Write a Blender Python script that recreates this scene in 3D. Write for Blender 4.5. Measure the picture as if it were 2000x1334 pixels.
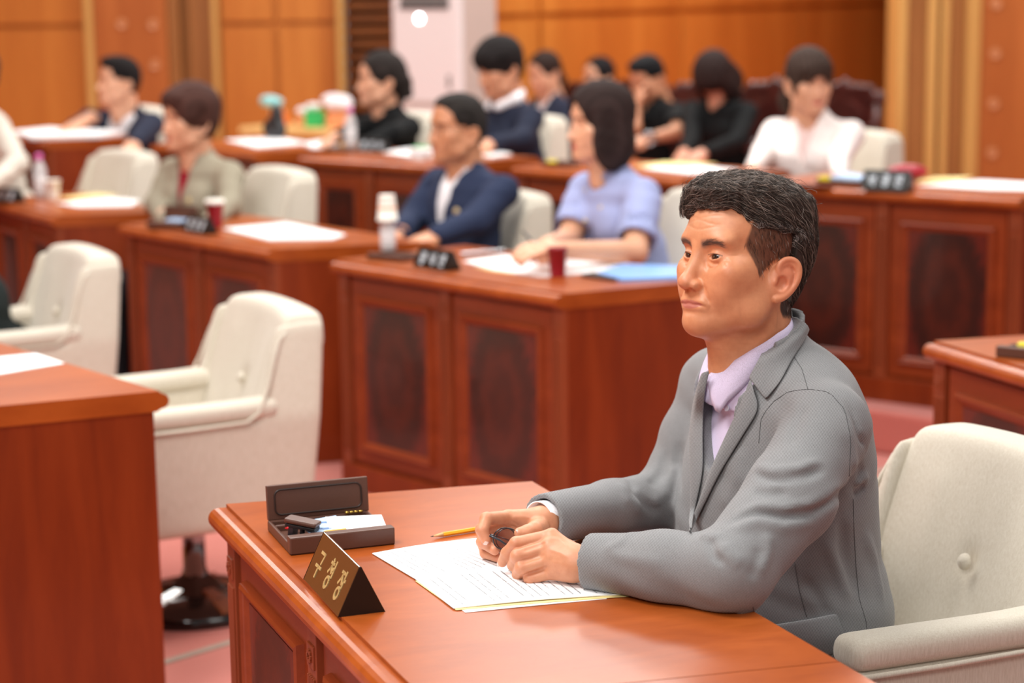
import bpy, math, random
import numpy as np
from mathutils import Vector, Matrix
from mathutils.bvhtree import BVHTree

S = bpy.context.scene
for _o in list(bpy.data.objects):
    bpy.data.objects.remove(_o)
COL = S.collection

# ------------------------------------------------------------------ camera
CF, CH, CH0, CROLL = 3889.0, 1.60, -23.0, 0.0125      # focal length in px (70 mm), height, horizon row, roll
_pitch = math.atan((667 - CH0) / CF * math.cos(CROLL))
_fwd = np.array([0, math.cos(_pitch), -math.sin(_pitch)])
_r = np.array([1.0, 0, 0]); _u = np.cross(_r, _fwd)
_c, _s = math.cos(CROLL), math.sin(CROLL)
_R = _c * _r - _s * _u; _U = _s * _r + _c * _u
cam = bpy.data.cameras.new('camera'); camo = bpy.data.objects.new('camera', cam); COL.objects.link(camo)
M = Matrix(((_R[0], _U[0], -_fwd[0], 0), (_R[1], _U[1], -_fwd[1], 0), (_R[2], _U[2], -_fwd[2], CH), (0, 0, 0, 1)))
camo.matrix_world = M
cam.sensor_width = 36; cam.lens = 70.0; cam.clip_start = 0.1; cam.clip_end = 60
cam.dof.use_dof = True; cam.dof.focus_distance = 2.93; cam.dof.aperture_fstop = 3.1
S.camera = camo

def ray(px, py):
    return _fwd * CF + _R * (px - 1000) + _U * (667 - py)
def onz(px, py, z):                       # the point of the plane at height z seen at a pixel
    d = ray(px, py); t = (z - CH) / d[2]
    return np.array([d[0] * t, d[1] * t, z])
def aty(px, py, Y):                       # the point at distance Y down the room seen at a pixel
    d = ray(px, py); t = Y / d[1]
    return np.array([d[0] * t, Y, CH + d[2] * t])

# ------------------------------------------------------------------ light
S.view_settings.view_transform = 'Standard'; S.view_settings.look = 'None'
S.view_settings.exposure = -0.30; S.view_settings.gamma = 1.0; S.view_settings.use_curve_mapping = False
W = bpy.data.worlds.new('world'); S.world = W; W.use_nodes = True
W.node_tree.nodes['Background'].inputs[0].default_value = (1.0, 0.95, 0.92, 1)
W.node_tree.nodes['Background'].inputs[1].default_value = 0.37
def area(name, loc, sx, sy, power, col=(1, 0.97, 0.93), target=None):
    l = bpy.data.lights.new(name, 'AREA'); l.shape = 'RECTANGLE'; l.size = sx; l.size_y = sy
    l.energy = power; l.color = col
    o = bpy.data.objects.new(name, l); COL.objects.link(o); o.location = loc
    if target is not None:
        d = Vector(target) - Vector(loc); o.rotation_euler = d.to_track_quat('-Z', 'Y').to_euler()
    return o
for _i, (x, y, p) in enumerate([(-1.7, 2.4, 155), (1.5, 2.6, 45), (-0.4, 4.8, 85), (2.2, 6.0, 75), (-2.2, 6.6, 85),
                                (0.4, 8.6, 110), (-2.6, 10.6, 120), (2.4, 10.6, 120), (0.0, 12.0, 70), (3.4, 14.0, 110), (1.4, 13.0, 80)]):
    area('ceiling_lamp', (x, y, 3.9), 1.3, 1.3, p)
area('ceiling_lamp', (-1.2, -0.6, 3.6), 1.4, 1.4, 95, target=(0.2, 3.2, 1.0))

# ------------------------------------------------------------------ materials
def lin(c):
    return tuple(((v / 255.0) / 12.92 if v / 255.0 <= 0.04045 else ((v / 255.0 + 0.055) / 1.055) ** 2.4) for v in c) + (1.0,)
MATS = {}
class NT:
    def __init__(s, name):
        s.m = bpy.data.materials.new(name); s.m.use_nodes = True; s.t = s.m.node_tree
        s.b = s.t.nodes['Principled BSDF']; MATS[name] = s.m
    def n(s, typ, **kw):
        nd = s.t.nodes.new(typ)
        for k, v in kw.items():
            if k.startswith('i_'):
                key = k[2:]; key = int(key) if key.isdigit() else key.replace('_', ' ')
                nd.inputs[key].default_value = v
            else: setattr(nd, k, v)
        return nd
    def l(s, a, b): s.t.links.new(a, b)
    def coords(s, scale=(1, 1, 1), kind='Object', rot=(0, 0, 0)):
        tc = s.n('ShaderNodeTexCoord'); mp = s.n('ShaderNodeMapping')
        mp.inputs['Scale'].default_value = scale; mp.inputs['Rotation'].default_value = rot
        s.l(tc.outputs[kind], mp.inputs['Vector']); return mp.outputs[0]
    def noise(s, vec, scale, detail=3, rough=0.55, dist=0.0):
        nd = s.n('ShaderNodeTexNoise'); nd.inputs['Scale'].default_value = scale
        nd.inputs['Detail'].default_value = detail; nd.inputs['Roughness'].default_value = rough
        nd.inputs['Distortion'].default_value = dist
        s.l(vec, nd.inputs['Vector']); return nd.outputs['Fac']
    def ramp(s, fac, stops):
        r = s.n('ShaderNodeValToRGB'); e = r.color_ramp.elements
        e[0].position = stops[0][0]; e[0].color = stops[0][1]
        e[1].position = stops[-1][0]; e[1].color = stops[-1][1]
        for p, c in stops[1:-1]:
            q = e.new(p); q.color = c
        s.l(fac, r.inputs[0]); return r.outputs[0]
    def bump(s, h, strength=0.2, dist=0.002):
        b = s.n('ShaderNodeBump'); b.inputs['Strength'].default_value = strength; b.inputs['Distance'].default_value = dist
        s.l(h, b.inputs['Height']); s.l(b.outputs[0], s.b.inputs['Normal'])
def plain(name, c, rough=0.6, metal=0.0, spec=0.5, coat=0.0, noise=0.06, nscale=30, bump=0.0, sss=0.0, trans=0.0, alpha=1.0):
    t = NT(name); base = lin(c); t.b.inputs['Roughness'].default_value = rough
    t.b.inputs['Metallic'].default_value = metal; t.b.inputs['Specular IOR Level'].default_value = spec
    t.b.inputs['Coat Weight'].default_value = coat
    if trans: t.b.inputs['Transmission Weight'].default_value = trans
    if alpha < 1: t.b.inputs['Alpha'].default_value = alpha
    v = t.coords(); f = t.noise(v, nscale)
    lo = tuple(x * (1 - noise) for x in base[:3]) + (1,); hi = tuple(min(1, x * (1 + noise)) for x in base[:3]) + (1,)
    t.l(t.ramp(f, [(0.3, lo), (0.7, hi)]), t.b.inputs['Base Color'])
    if bump: t.bump(f, bump)
    return t.m
def wood(name, dark, mid, light, scale=(1, 1, 1), freq=6, rough=0.35, coat=0.25, streak=0.5):
    t = NT(name); v = t.coords(scale)
    a = t.noise(v, freq, 4, 0.6, 0.6); b = t.noise(t.coords(tuple(k * 6 for k in scale)), freq * 2.2, 3, 0.6)
    mx = t.n('ShaderNodeMath', operation='MULTIPLY_ADD'); t.l(b, mx.inputs[0]); mx.inputs[1].default_value = streak * 0.35
    t.l(a, mx.inputs[2])
    t.l(t.ramp(mx.outputs[0], [(0.38, lin(dark)), (0.6, lin(mid)), (0.85, lin(light))]), t.b.inputs['Base Color'])
    t.b.inputs['Roughness'].default_value = rough; t.b.inputs['Coat Weight'].default_value = coat
    t.b.inputs['Coat Roughness'].default_value = 0.18
    t.bump(b, 0.04, 0.001); t.b.inputs['Specular IOR Level'].default_value = 0.3
    return t.m
wood('wood_top', (146, 66, 22), (162, 78, 28), (178, 90, 36), (3, 1, 3), 3, 0.30, 0.10)
wood('wood_side', (112, 40, 12), (126, 48, 15), (138, 56, 20), (5, 5, .6), 3, 0.38, 0.12)
wood('wood_front', (120, 48, 20), (134, 56, 24), (148, 66, 30), (1, 4, 4), 3, 0.36, 0.18)
wood('wood_post', (122, 56, 30), (136, 64, 36), (150, 74, 42), (6, 6, .6), 3, 0.34, 0.2)
wood('wall_panel_wood', (174, 98, 36), (188, 112, 43), (202, 128, 54), (2.2, 2.2, .16), 2, 0.5, 0.05)
wood('wall_panel_red', (162, 86, 36), (172, 96, 42), (184, 106, 50), (2, 2, .2), 2, 0.5, 0.05)
wood('trim_wood', (186, 138, 74), (200, 152, 84), (212, 166, 98), (4, 4, .2), 2, 0.5, 0.05)
wood('trim_brown', (140, 88, 42), (152, 98, 50), (164, 110, 58), (4, 4, .2), 2, 0.5, 0.05)
wood('slat_wood', (104, 54, 16), (122, 66, 22), (136, 76, 28), (1, 1, 4), 3, 0.5, 0.0)
wood('carved_wood', (46, 18, 16), (66, 26, 22), (92, 40, 34), (3, 3, 3), 8, 0.3, 0.4)
wood('tray_table', (224, 184, 112), (238, 202, 134), (246, 216, 156), (1, 4, 1), 3, 0.4, 0.1)
# burl marquetry with a dark oval and darker rings
t = NT('burl_inlay'); v = t.coords((2.1, 1.0, 1.15)); nz = t.n('ShaderNodeTexNoise'); nz.inputs['Scale'].default_value = 7
t.l(v, nz.inputs['Vector'])
ad = t.n('ShaderNodeMix', data_type='VECTOR'); ad.inputs['Factor'].default_value = 0.14
t.l(v, ad.inputs['A']); t.l(nz.outputs['Color'], ad.inputs['B'])
ln = t.n('ShaderNodeVectorMath', operation='LENGTH'); t.l(v, ln.inputs[0])
ns = t.noise(v, 9, 4, 0.6, 2.5)
m1 = t.n('ShaderNodeMath', operation='MULTIPLY_ADD'); t.l(ns, m1.inputs[0]); m1.inputs[1].default_value = 0.22; t.l(ln.outputs['Value'], m1.inputs[2])
c1 = t.ramp(m1.outputs[0], [(0.05, lin((74, 32, 22))), (0.2, lin((58, 26, 20))), (0.26, lin((78, 32, 22))), (0.34, lin((52, 25, 20))), (0.40, lin((60, 27, 22))), (0.43, lin((96, 34, 24))), (0.6, lin((82, 30, 25)))])
t.l(c1, t.b.inputs['Base Color']); t.b.inputs['Roughness'].default_value = 0.3; t.b.inputs['Coat Weight'].default_value = 0.3
# carpet
t = NT('carpet'); v = t.coords(); f = t.noise(v, 260, 2); g = t.noise(v, 1.2, 2)
mx = t.n('ShaderNodeMath', operation='MULTIPLY_ADD'); t.l(f, mx.inputs[0]); mx.inputs[1].default_value = 0.5; t.l(g, mx.inputs[2])
t.l(t.ramp(mx.outputs[0], [(0.4, lin((186, 98, 88))), (0.95, lin((216, 130, 116)))]), t.b.inputs['Base Color'])
t.b.inputs['Roughness'].default_value = 0.95; t.b.inputs['Sheen Weight'].default_value = 0.3; t.bump(f, 0.5, 0.004)
# upholstery
t = NT('upholstery'); v = t.coords((60, 60, 5)); f = t.noise(v, 8, 3, 0.7); g = t.noise(t.coords((500, 500, 500)), 1.0, 2)
h = t.noise(t.coords((3, 3, 3)), 3, 2)
t.l(t.ramp(f, [(0.25, lin((198, 187, 168))), (0.55, lin((214, 206, 190))), (0.8, lin((224, 218, 204)))]), t.b.inputs['Base Color'])
t.b.inputs['Roughness'].default_value = 0.85; t.b.inputs['Sheen Weight'].default_value = 0.25; t.bump(g, 0.25, 0.001)
# skin and hair read a colour attribute for lips, brows, stubble
def skin(name, tint=(1, 1, 1), sss=0.12, rough=0.45):
    t = NT(name); a = t.n('ShaderNodeAttribute'); a.attribute_name = 'Col'
    v = t.coords(); f = t.noise(v, 70, 4, 0.6); g = t.noise(v, 900, 2)
    mx = t.n('ShaderNodeMix', data_type='RGBA'); mx.blend_type = 'MULTIPLY'; mx.inputs['Factor'].default_value = 1
    t.l(a.outputs['Color'], mx.inputs['A'])
    t.l(t.ramp(f, [(0.3, (0.90, 0.84, 0.82, 1)), (0.65, (1, 1, 1, 1))]), mx.inputs['B'])
    t.l(mx.outputs['Result'], t.b.inputs['Base Color'])
    t.b.inputs['Roughness'].default_value = rough; t.b.inputs['Subsurface Weight'].default_value = sss
    t.b.inputs['Subsurface Radius'].default_value = (1.0, 0.35, 0.2); t.b.inputs['Subsurface Scale'].default_value = 0.006
    t.bump(g, 0.12, 0.0006)
    return t.m
skin('skin')
def hairmat(name, rough=0.42):
    t = NT(name); a = t.n('ShaderNodeAttribute'); a.attribute_name = 'Col'
    t.l(a.outputs['Color'], t.b.inputs['Base Color']); t.b.inputs['Roughness'].default_value = rough
    t.b.inputs['Specular IOR Level'].default_value = 0.6
    return t.m
hairmat('hair', .5); hairmat('hair_soft', .75); MATS['hair_soft'].node_tree.nodes['Principled BSDF'].inputs['Specular IOR Level'].default_value = 0.12; MATS['hair'].node_tree.nodes['Principled BSDF'].inputs['Specular IOR Level'].default_value = 0.4
# fine twill of the grey jacket: thin light and dark threads
def twill(name, dark, light, per=0.0026, rot=(0, 0.5, 0.25)):
    t = NT(name); v = t.coords((1, 1, 1), rot=rot)
    wv = t.n('ShaderNodeTexWave', wave_type='BANDS', bands_direction='Z'); wv.inputs['Scale'].default_value = 1.0 / per / 3.1416 / 2 * 3.1416
    wv.inputs['Distortion'].default_value = 1.2; wv.inputs['Detail'].default_value = 1; wv.inputs['Detail Scale'].default_value = 0.05
    t.l(v, wv.inputs['Vector'])
    f = t.noise(t.coords((1, 1, 1)), 900, 2)
    mx = t.n('ShaderNodeMath', operation='MULTIPLY_ADD'); t.l(f, mx.inputs[0]); mx.inputs[1].default_value = 0.7; t.l(wv.outputs['Fac'], mx.inputs[2])
    t.l(t.ramp(mx.outputs[0], [(0.25, lin(dark)), (1.1, lin(light))]), t.b.inputs['Base Color'])
    t.b.inputs['Roughness'].default_value = 0.85; t.b.inputs['Sheen Weight'].default_value = 0.15
    t.bump(mx.outputs[0], 0.25, 0.0006)
    return t.m
twill('grey_twill', (66, 66, 67), (150, 151, 153), per=0.0030)
def cloth(name, c, rough=0.85, var=0.12, weave=700, bump=0.2):
    t = NT(name); base = lin(c); f = t.noise(t.coords(), weave, 2); g = t.noise(t.coords(), 6, 2)
    mx = t.n('ShaderNodeMath', operation='ADD'); t.l(f, mx.inputs[0]); t.l(g, mx.inputs[1])
    t.l(t.ramp(mx.outputs[0], [(0.7, tuple(x * (1 - var) for x in base[:3]) + (1,)), (1.3, tuple(min(1, x * (1 + var)) for x in base[:3]) + (1,))]), t.b.inputs['Base Color'])
    t.b.inputs['Roughness'].default_value = rough; t.b.inputs['Specular IOR Level'].default_value = 0.15; t.bump(f, bump, 0.0006)
    return t.m
cloth('lilac_shirt', (212, 200, 226)); cloth('white_cloth', (238, 236, 240)); cloth('navy_cloth', (38, 42, 58)); cloth('navy_suit', (44, 52, 76))
cloth('black_cloth', (20, 21, 22)); cloth('blue_cloth', (158, 166, 206)); cloth('ivory_cloth', (238, 228, 224)); cloth('olive_tweed', (150, 142, 124))
cloth('beige_cloth', (206, 198, 186)); cloth('red_cloth', (150, 26, 46)); cloth('pink_cloth', (226, 200, 196)); cloth('dark_green_cloth', (30, 36, 36))
cloth('charcoal_trousers', (92, 98, 108)); cloth('black_trousers', (30, 30, 34)); cloth('glasses_cloth', (150, 215, 220))
plain('paper', (248, 248, 250), 0.7, noise=0.01); plain('yellow_paper', (240, 220, 150), 0.7, noise=0.03)
plain('blue_folder', (120, 170, 232), 0.4); plain('cup_white', (244, 238, 228), 0.6, noise=0.02); plain('cup_red', (150, 22, 40), 0.35)
plain('dark_plastic', (44, 30, 26), 0.42, noise=0.08); plain('case_brown', (92, 60, 48), 0.4, noise=0.05, nscale=200)
plain('plate_brown', (84, 56, 32), 0.22, coat=0.5, noise=0.05); plain('seam_grey', (82, 82, 84), 0.9); plain('plate_black', (16, 13, 11), 0.35, noise=0.1)
plain('gold_letter', (214, 190, 128), 0.28, metal=0.35, noise=0.1, nscale=60)
plain('silver_letter', (198, 208, 216), 0.4, noise=0.35, nscale=120)
plain('brass', (206, 170, 84), 0.3, metal=0.9); plain('steel', (170, 172, 176), 0.25, metal=1.0); plain('gunmetal', (64, 66, 72), 0.3, metal=0.8)
plain('black_rubber', (22, 22, 24), 0.45); plain('black_gloss', (16, 14, 14), 0.12, coat=0.6)
plain('graphite', (40, 40, 42), 0.4); plain('pencil_yellow', (242, 176, 30), 0.35, coat=0.3); plain('pencil_wood', (226, 184, 130), 0.7)
plain('ink', (40, 42, 50), 0.7); plain('ink_grey', (120, 122, 128), 0.7); plain('white_plastic', (232, 226, 226), 0.35, noise=0.02)
plain('grey_plastic', (120, 118, 116), 0.5); plain('side_plastic', (192, 176, 168), 0.5, noise=0.03); plain('vent_dark', (60, 60, 62), 0.6)
plain('pink_cap', (226, 110, 186), 0.4); plain('green_box', (50, 186, 100), 0.5); plain('orange_box', (232, 150, 100), 0.6); plain('orange_card', (240, 130, 60), 0.6)
plain('chair_foot_wood', (120, 66, 36), 0.25, coat=0.5); plain('chrome', (150, 150, 154), 0.12, metal=1.0, noise=0.02)
plain('rubber_tip', (214, 208, 200), 0.5); plain('money_blue', (176, 204, 236), 0.6, noise=0.18, nscale=160); plain('money_dark', (96, 130, 190), 0.6)
plain('red_plastic', (214, 30, 36), 0.35); plain('yellow_plastic', (236, 220, 40), 0.4); plain('red_leather', (170, 34, 52), 0.4)
plain('lens_glass', (120, 70, 66), 0.05, alpha=0.3); plain('frame_black', (22, 20, 28), 0.2, coat=0.6)
plain('eye_white', (186, 170, 160), 0.15, coat=0.8, noise=0.02); plain('iris', (52, 30, 20), 0.1, coat=1.0, noise=0.2, nscale=900); plain('pupil', (8, 6, 6), 0.08, coat=1.0)
plain('nail', (236, 196, 184), 0.25, coat=0.3, noise=0.02); plain('pearl_button', (214, 208, 222), 0.3); plain('badge_gold', (226, 202, 150), 0.3, metal=0.4)
plain('lip_red', (190, 60, 66), 0.4); plain('leather_black', (24, 22, 22), 0.3); plain('stone_strip', (176, 160, 146), 0.6); plain('screw_ring', (196, 130, 84), 0.3)
t = NT('glare_emission'); t.b.inputs['Emission Color'].default_value = (1, 1, 1, 1); t.b.inputs['Emission Strength'].default_value = 14  # emission standing in for a reflected glare on the cabinet
t = NT('bottle_plastic'); t.b.inputs['Base Color'].default_value = (0.9, 0.9, 0.92, 1); t.b.inputs['Roughness'].default_value = 0.08
t.b.inputs['Alpha'].default_value = 0.45; t.b.inputs['Specular IOR Level'].default_value = 0.8

# ------------------------------------------------------------------ object helpers
def mesh_np(name, V, faces):
    """faces: array (n,4) or (n,3) or a python list of tuples"""
    me = bpy.data.meshes.new(name)
    if isinstance(faces, np.ndarray):
        n, k = faces.shape
        me.vertices.add(len(V)); me.vertices.foreach_set('co', np.asarray(V, np.float32).ravel())
        me.loops.add(n * k); me.loops.foreach_set('vertex_index', faces.astype(np.int32).ravel())
        me.polygons.add(n); me.polygons.foreach_set('loop_start', np.arange(0, n * k, k, dtype=np.int32))
        me.update(calc_edges=True); me.validate()
    else:
        me.from_pydata([tuple(v) for v in V], [], faces); me.update()
    return me
def smooth(me, on=True):
    me.polygons.foreach_set('use_smooth', [on] * len(me.polygons))
def setcol(me, C):
    a = me.attributes.new('Col', 'FLOAT_COLOR', 'POINT'); C = np.asarray(C, np.float32)
    if C.ndim == 1: C = np.tile(C, (len(me.vertices), 1))
    a.data.foreach_set('color', np.c_[C[:, :3], np.ones(len(C))].astype(np.float32).ravel())
def link(name, me, mat, parent=None, loc=None, smo=False, rot=None):
    if smo: smooth(me)
    if mat is not None:
        for m in (mat if isinstance(mat, (list, tuple)) else [mat]):
            me.materials.append(MATS[m])
    o = bpy.data.objects.new(name, me); COL.objects.link(o)
    if parent is not None: o.parent = parent
    if loc is not None: o.location = loc
    if rot is not None: o.rotation_euler = rot
    return o
def tag(o, label=None, cat=None, group=None, kind=None):
    if label: o['label'] = label
    if cat: o['category'] = cat
    if group: o['group'] = group
    if kind: o['kind'] = kind
    return o
def empty(name, loc=(0, 0, 0), rz=0.0):
    o = bpy.data.objects.new(name, None); COL.objects.link(o); o.location = loc; o.rotation_euler = (0, 0, rz)
    o.empty_display_size = 0.1
    return o
def dup(root, loc, rz):
    r = root.copy(); COL.objects.link(r); r.location = loc; r.rotation_euler = (0, 0, rz)
    for ch in list(root.children):
        c = ch.copy(); COL.objects.link(c); c.parent = r
        for g in list(ch.children):
            d = g.copy(); COL.objects.link(d); d.parent = c
    return r
class MB:
    """collects shapes into ONE mesh"""
    def __init__(s): s.v = []; s.f = []
    def add(s, V, F):
        n = len(s.v); s.v += [tuple(map(float, p)) for p in V]; s.f += [tuple(n + i for i in f) for f in F]; return s
    def box(s, x0, x1, y0, y1, z0, z1, T=None):
        V = [(x, y, z) for z in (z0, z1) for x, y in ((x0, y0), (x1, y0), (x1, y1), (x0, y1))]
        if T: V = [T(p) for p in V]
        return s.add(V, [(0, 3, 2, 1), (4, 5, 6, 7), (0, 1, 5, 4), (1, 2, 6, 5), (2, 3, 7, 6), (3, 0, 4, 7)])
    def prism(s, prof, a, b, axis='x', T=None):
        """profile points (p,q) swept along an axis from a to b"""
        def mk(t, p, q): return {'x': (t, p, q), 'y': (p, t, q), 'z': (p, q, t)}[axis]
        n = len(prof); V = [mk(a, *p) for p in prof] + [mk(b, *p) for p in prof]
        if T: V = [T(p) for p in V]
        F = [(i, (i + 1) % n, n + (i + 1) % n, n + i) for i in range(n)] + [tuple(range(n))[::-1], tuple(range(n, 2 * n))]
        return s.add(V, F)
    def tube(s, pts, r, seg=10, closed=False, caps=True):
        pts = [Vector(p) for p in pts]; n = len(pts); V = []; F = []
        up = Vector((0, 0, 1)); prev = None
        for i, p in enumerate(pts):
            if closed: d = pts[(i + 1) % n] - pts[i - 1]
            else: d = pts[min(i + 1, n - 1)] - pts[max(i - 1, 0)]
            d.normalize()
            if prev is None:
                a = d.cross(up) if abs(d.dot(up)) < 0.95 else d.cross(Vector((1, 0, 0)))
            else: a = prev - d * prev.dot(d)
            a.normalize(); prev = a; b = d.cross(a)
            rr = r[i] if isinstance(r, (list, tuple, np.ndarray)) else r
            for k in range(seg):
                t = 2 * math.pi * k / seg; V.append(p + (a * math.cos(t) + b * math.sin(t)) * rr)
        m = n if closed else n - 1
        for i in range(m):
            for k in range(seg):
                i2 = (i + 1) % n; k2 = (k + 1) % seg
                F.append((i * seg + k, i * seg + k2, i2 * seg + k2, i2 * seg + k))
        if not closed and caps:
            F.append(tuple(range(seg))[::-1]); F.append(tuple((n - 1) * seg + k for k in range(seg)))
        return s.add(V, F)
    def lathe(s, prof, seg=28, c=(0, 0, 0)):
        """profile (r,z) turned about z"""
        V = []; F = []; n = len(prof)
        for r, z in prof:
            for k in range(seg):
                t = 2 * math.pi * k / seg; V.append((c[0] + r * math.cos(t), c[1] + r * math.sin(t), c[2] + z))
        for i in range(n - 1):
            for k in range(seg):
                k2 = (k + 1) % seg; F.append((i * seg + k, i * seg + k2, (i + 1) * seg + k2, (i + 1) * seg + k))
        if prof[0][0] > 1e-5: F.append(tuple(range(seg))[::-1])
        if prof[-1][0] > 1e-5: F.append(tuple((n - 1) * seg + k for k in range(seg)))
        return s.add(V, F)
    def build(s, name, mat, parent=None, loc=None, smo=False, bevel=0.0, rot=None, auto=False):
        me = mesh_np(name, s.v, s.f); o = link(name, me, mat, parent, loc, smo, rot)
        if bevel:
            b = o.modifiers.new('bevel', 'BEVEL'); b.width = bevel; b.segments = 2; b.limit_method = 'ANGLE'; b.angle_limit = math.radians(35)
        return o

# ------------------------------------------------------------------ implicit surfaces
def sminp(a, b, k):
    h = np.clip(0.5 + 0.5 * (b - a) / k, 0, 1); return b + (a - b) * h - k * h * (1 - h)
class Vol:
    def __init__(s, lo, hi, h):
        s.h = float(h); s.lo = np.array(lo, float); s.n = np.ceil((np.array(hi) - s.lo) / h).astype(int) + 1
        s.ax = [(s.lo[i] + h * np.arange(s.n[i])).astype(np.float32) for i in range(3)]
        s.d = np.full(tuple(s.n), 0.05, np.float32)
    def _sub(s, lo, hi):
        sl = []
        for i in range(3):
            a = int(np.clip(math.floor((lo[i] - s.lo[i]) / s.h), 0, s.n[i])); b = int(np.clip(math.ceil((hi[i] - s.lo[i]) / s.h) + 1, 0, s.n[i]))
            if b <= a: return None
            sl.append(slice(a, b))
        return tuple(sl)
    def _xyz(s, sl):
        return s.ax[0][sl[0]][:, None, None], s.ax[1][sl[1]][None, :, None], s.ax[2][sl[2]][None, None, :]
    def comb(s, f, lo, hi, k=0.0, op='u', pad=None):
        k = max(k, 1e-6); m = (k + 2.5 * s.h) if pad is None else pad
        sl = s._sub(np.array(lo) - m, np.array(hi) + m)
        if sl is None: return s
        X, Y, Z = s._xyz(sl); d = f(X, Y, Z); cur = s.d[sl]
        if op == 'u': s.d[sl] = sminp(cur, d, k)
        elif op == 's': s.d[sl] = -sminp(-cur, d, k)
        elif op == 'i': s.d[sl] = -sminp(-cur, -d, k)
        return s
    def ell(s, c, r, k=0.01, op='u', R=None):
        c = np.array(c, float); r = np.array(r, float); Rm = None if R is None else np.array(Matrix(R) if not isinstance(R, Matrix) else R)
        mr = max(r)
        def f(X, Y, Z):
            x, y, z = X - c[0], Y - c[1], Z - c[2]
            if Rm is not None:
                x, y, z = (Rm[0, 0] * x + Rm[1, 0] * y + Rm[2, 0] * z, Rm[0, 1] * x + Rm[1, 1] * y + Rm[2, 1] * z, Rm[0, 2] * x + Rm[1, 2] * y + Rm[2, 2] * z)
            k0 = np.sqrt((x / r[0]) ** 2 + (y / r[1]) ** 2 + (z / r[2]) ** 2); k1 = np.sqrt((x / r[0] ** 2) ** 2 + (y / r[1] ** 2) ** 2 + (z / r[2] ** 2) ** 2)
            return k0 * (k0 - 1) / np.maximum(k1, 1e-6)
        b = r if Rm is None else np.array([mr] * 3)
        return s.comb(f, c - b, c + b, k, op)
    def cap(s, a, b, ra, rb=None, k=0.01, op='u', flat=None):
        a = np.array(a, float); b = np.array(b, float); rb = ra if rb is None else rb; ab = b - a; L = max(ab @ ab, 1e-9)
        def f(X, Y, Z):
            x, y, z = X - a[0], Y - a[1], Z - a[2]
            t = np.clip((x * ab[0] + y * ab[1] + z * ab[2]) / L, 0, 1)
            return np.sqrt((x - t * ab[0]) ** 2 + (y - t * ab[1]) ** 2 + (z - t * ab[2]) ** 2) - (ra + (rb - ra) * t)
        m = max(ra, rb)
        return s.comb(f, np.minimum(a, b) - m, np.maximum(a, b) + m, k, op)
    def chain(s, pts, rs, k=0.006, op='u'):
        for i in range(len(pts) - 1): s.cap(pts[i], pts[i + 1], rs[i], rs[i + 1], k, op)
        return s
    def box(s, c, hf, r=0.01, k=0.005, op='u', R=None):
        c = np.array(c, float); hf = np.array(hf, float) - r; Rm = None if R is None else np.array(R)
        def f(X, Y, Z):
            x, y, z = X - c[0], Y - c[1], Z - c[2]
            if Rm is not None:
                x, y, z = (Rm[0, 0] * x + Rm[1, 0] * y + Rm[2, 0] * z, Rm[0, 1] * x + Rm[1, 1] * y + Rm[2, 1] * z, Rm[0, 2] * x + Rm[1, 2] * y + Rm[2, 2] * z)
            qx, qy, qz = np.abs(x) - hf[0], np.abs(y) - hf[1], np.abs(z) - hf[2]
            return np.sqrt(np.maximum(qx, 0) ** 2 + np.maximum(qy, 0) ** 2 + np.maximum(qz, 0) ** 2) + np.minimum(np.maximum(qx, np.maximum(qy, qz)), 0) - r
        b = (hf + r) if Rm is None else np.array([np.linalg.norm(hf + r)] * 3)
        return s.comb(f, c - b, c + b, k, op)
    def half(s, p, n, k=0.002):
        """keep the side of the plane that n points away from"""
        p = np.array(p, float); n = np.array(n, float); n /= np.linalg.norm(n)
        X, Y, Z = s._xyz((slice(None),) * 3); d = (X - p[0]) * n[0] + (Y - p[1]) * n[1] + (Z - p[2]) * n[2]
        s.d = -sminp(-s.d, -d.astype(np.float32), k); return s
    def bump(s, c, r, amp):
        c = np.array(c, float); r = np.array([r] * 3 if np.isscalar(r) else r, float); sl = s._sub(c - 3 * r, c + 3 * r)
        if sl is None: return s
        X, Y, Z = s._xyz(sl); s.d[sl] -= (amp * np.exp(-(((X - c[0]) / r[0]) ** 2 + ((Y - c[1]) / r[1]) ** 2 + ((Z - c[2]) / r[2]) ** 2))).astype(np.float32); return s
    def line(s, pts, r, amp):
        """gaussian ridge (amp>0) or crease (amp<0) along a polyline"""
        pts = [np.array(p, float) for p in pts]; P = np.array(pts); sl = s._sub(P.min(0) - 3 * r, P.max(0) + 3 * r)
        if sl is None: return s
        X, Y, Z = s._xyz(sl); best = None; n = len(pts) - 1; L = [np.linalg.norm(pts[i + 1] - pts[i]) for i in range(n)]; T = max(sum(L), 1e-6); acc = 0
        for i in range(n):
            a = pts[i]; ab = pts[i + 1] - a; q = max(ab @ ab, 1e-9)
            x, y, z = X - a[0], Y - a[1], Z - a[2]; t = np.clip((x * ab[0] + y * ab[1] + z * ab[2]) / q, 0, 1)
            d2 = (x - t * ab[0]) ** 2 + (y - t * ab[1]) ** 2 + (z - t * ab[2]) ** 2; u = (acc + t * L[i]) / T; acc += L[i]
            g = np.exp(-d2 / r ** 2) * np.clip(np.minimum(u, 1 - u) * 5 + 0.15, 0, 1)
            best = g if best is None else np.maximum(best, g)
        s.d[sl] -= (amp * best).astype(np.float32); return s
    def sample(s, P):
        q = (np.asarray(P) - s.lo) / s.h; i = np.clip(np.floor(q).astype(int), 0, s.n - 2); f = np.clip(q - i, 0, 1); r = 0
        for dx in (0, 1):
            for dy in (0, 1):
                for dz in (0, 1):
                    w = (f[:, 0] if dx else 1 - f[:, 0]) * (f[:, 1] if dy else 1 - f[:, 1]) * (f[:, 2] if dz else 1 - f[:, 2])
                    r = r + w * s.d[i[:, 0] + dx, i[:, 1] + dy, i[:, 2] + dz]
        return r
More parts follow.
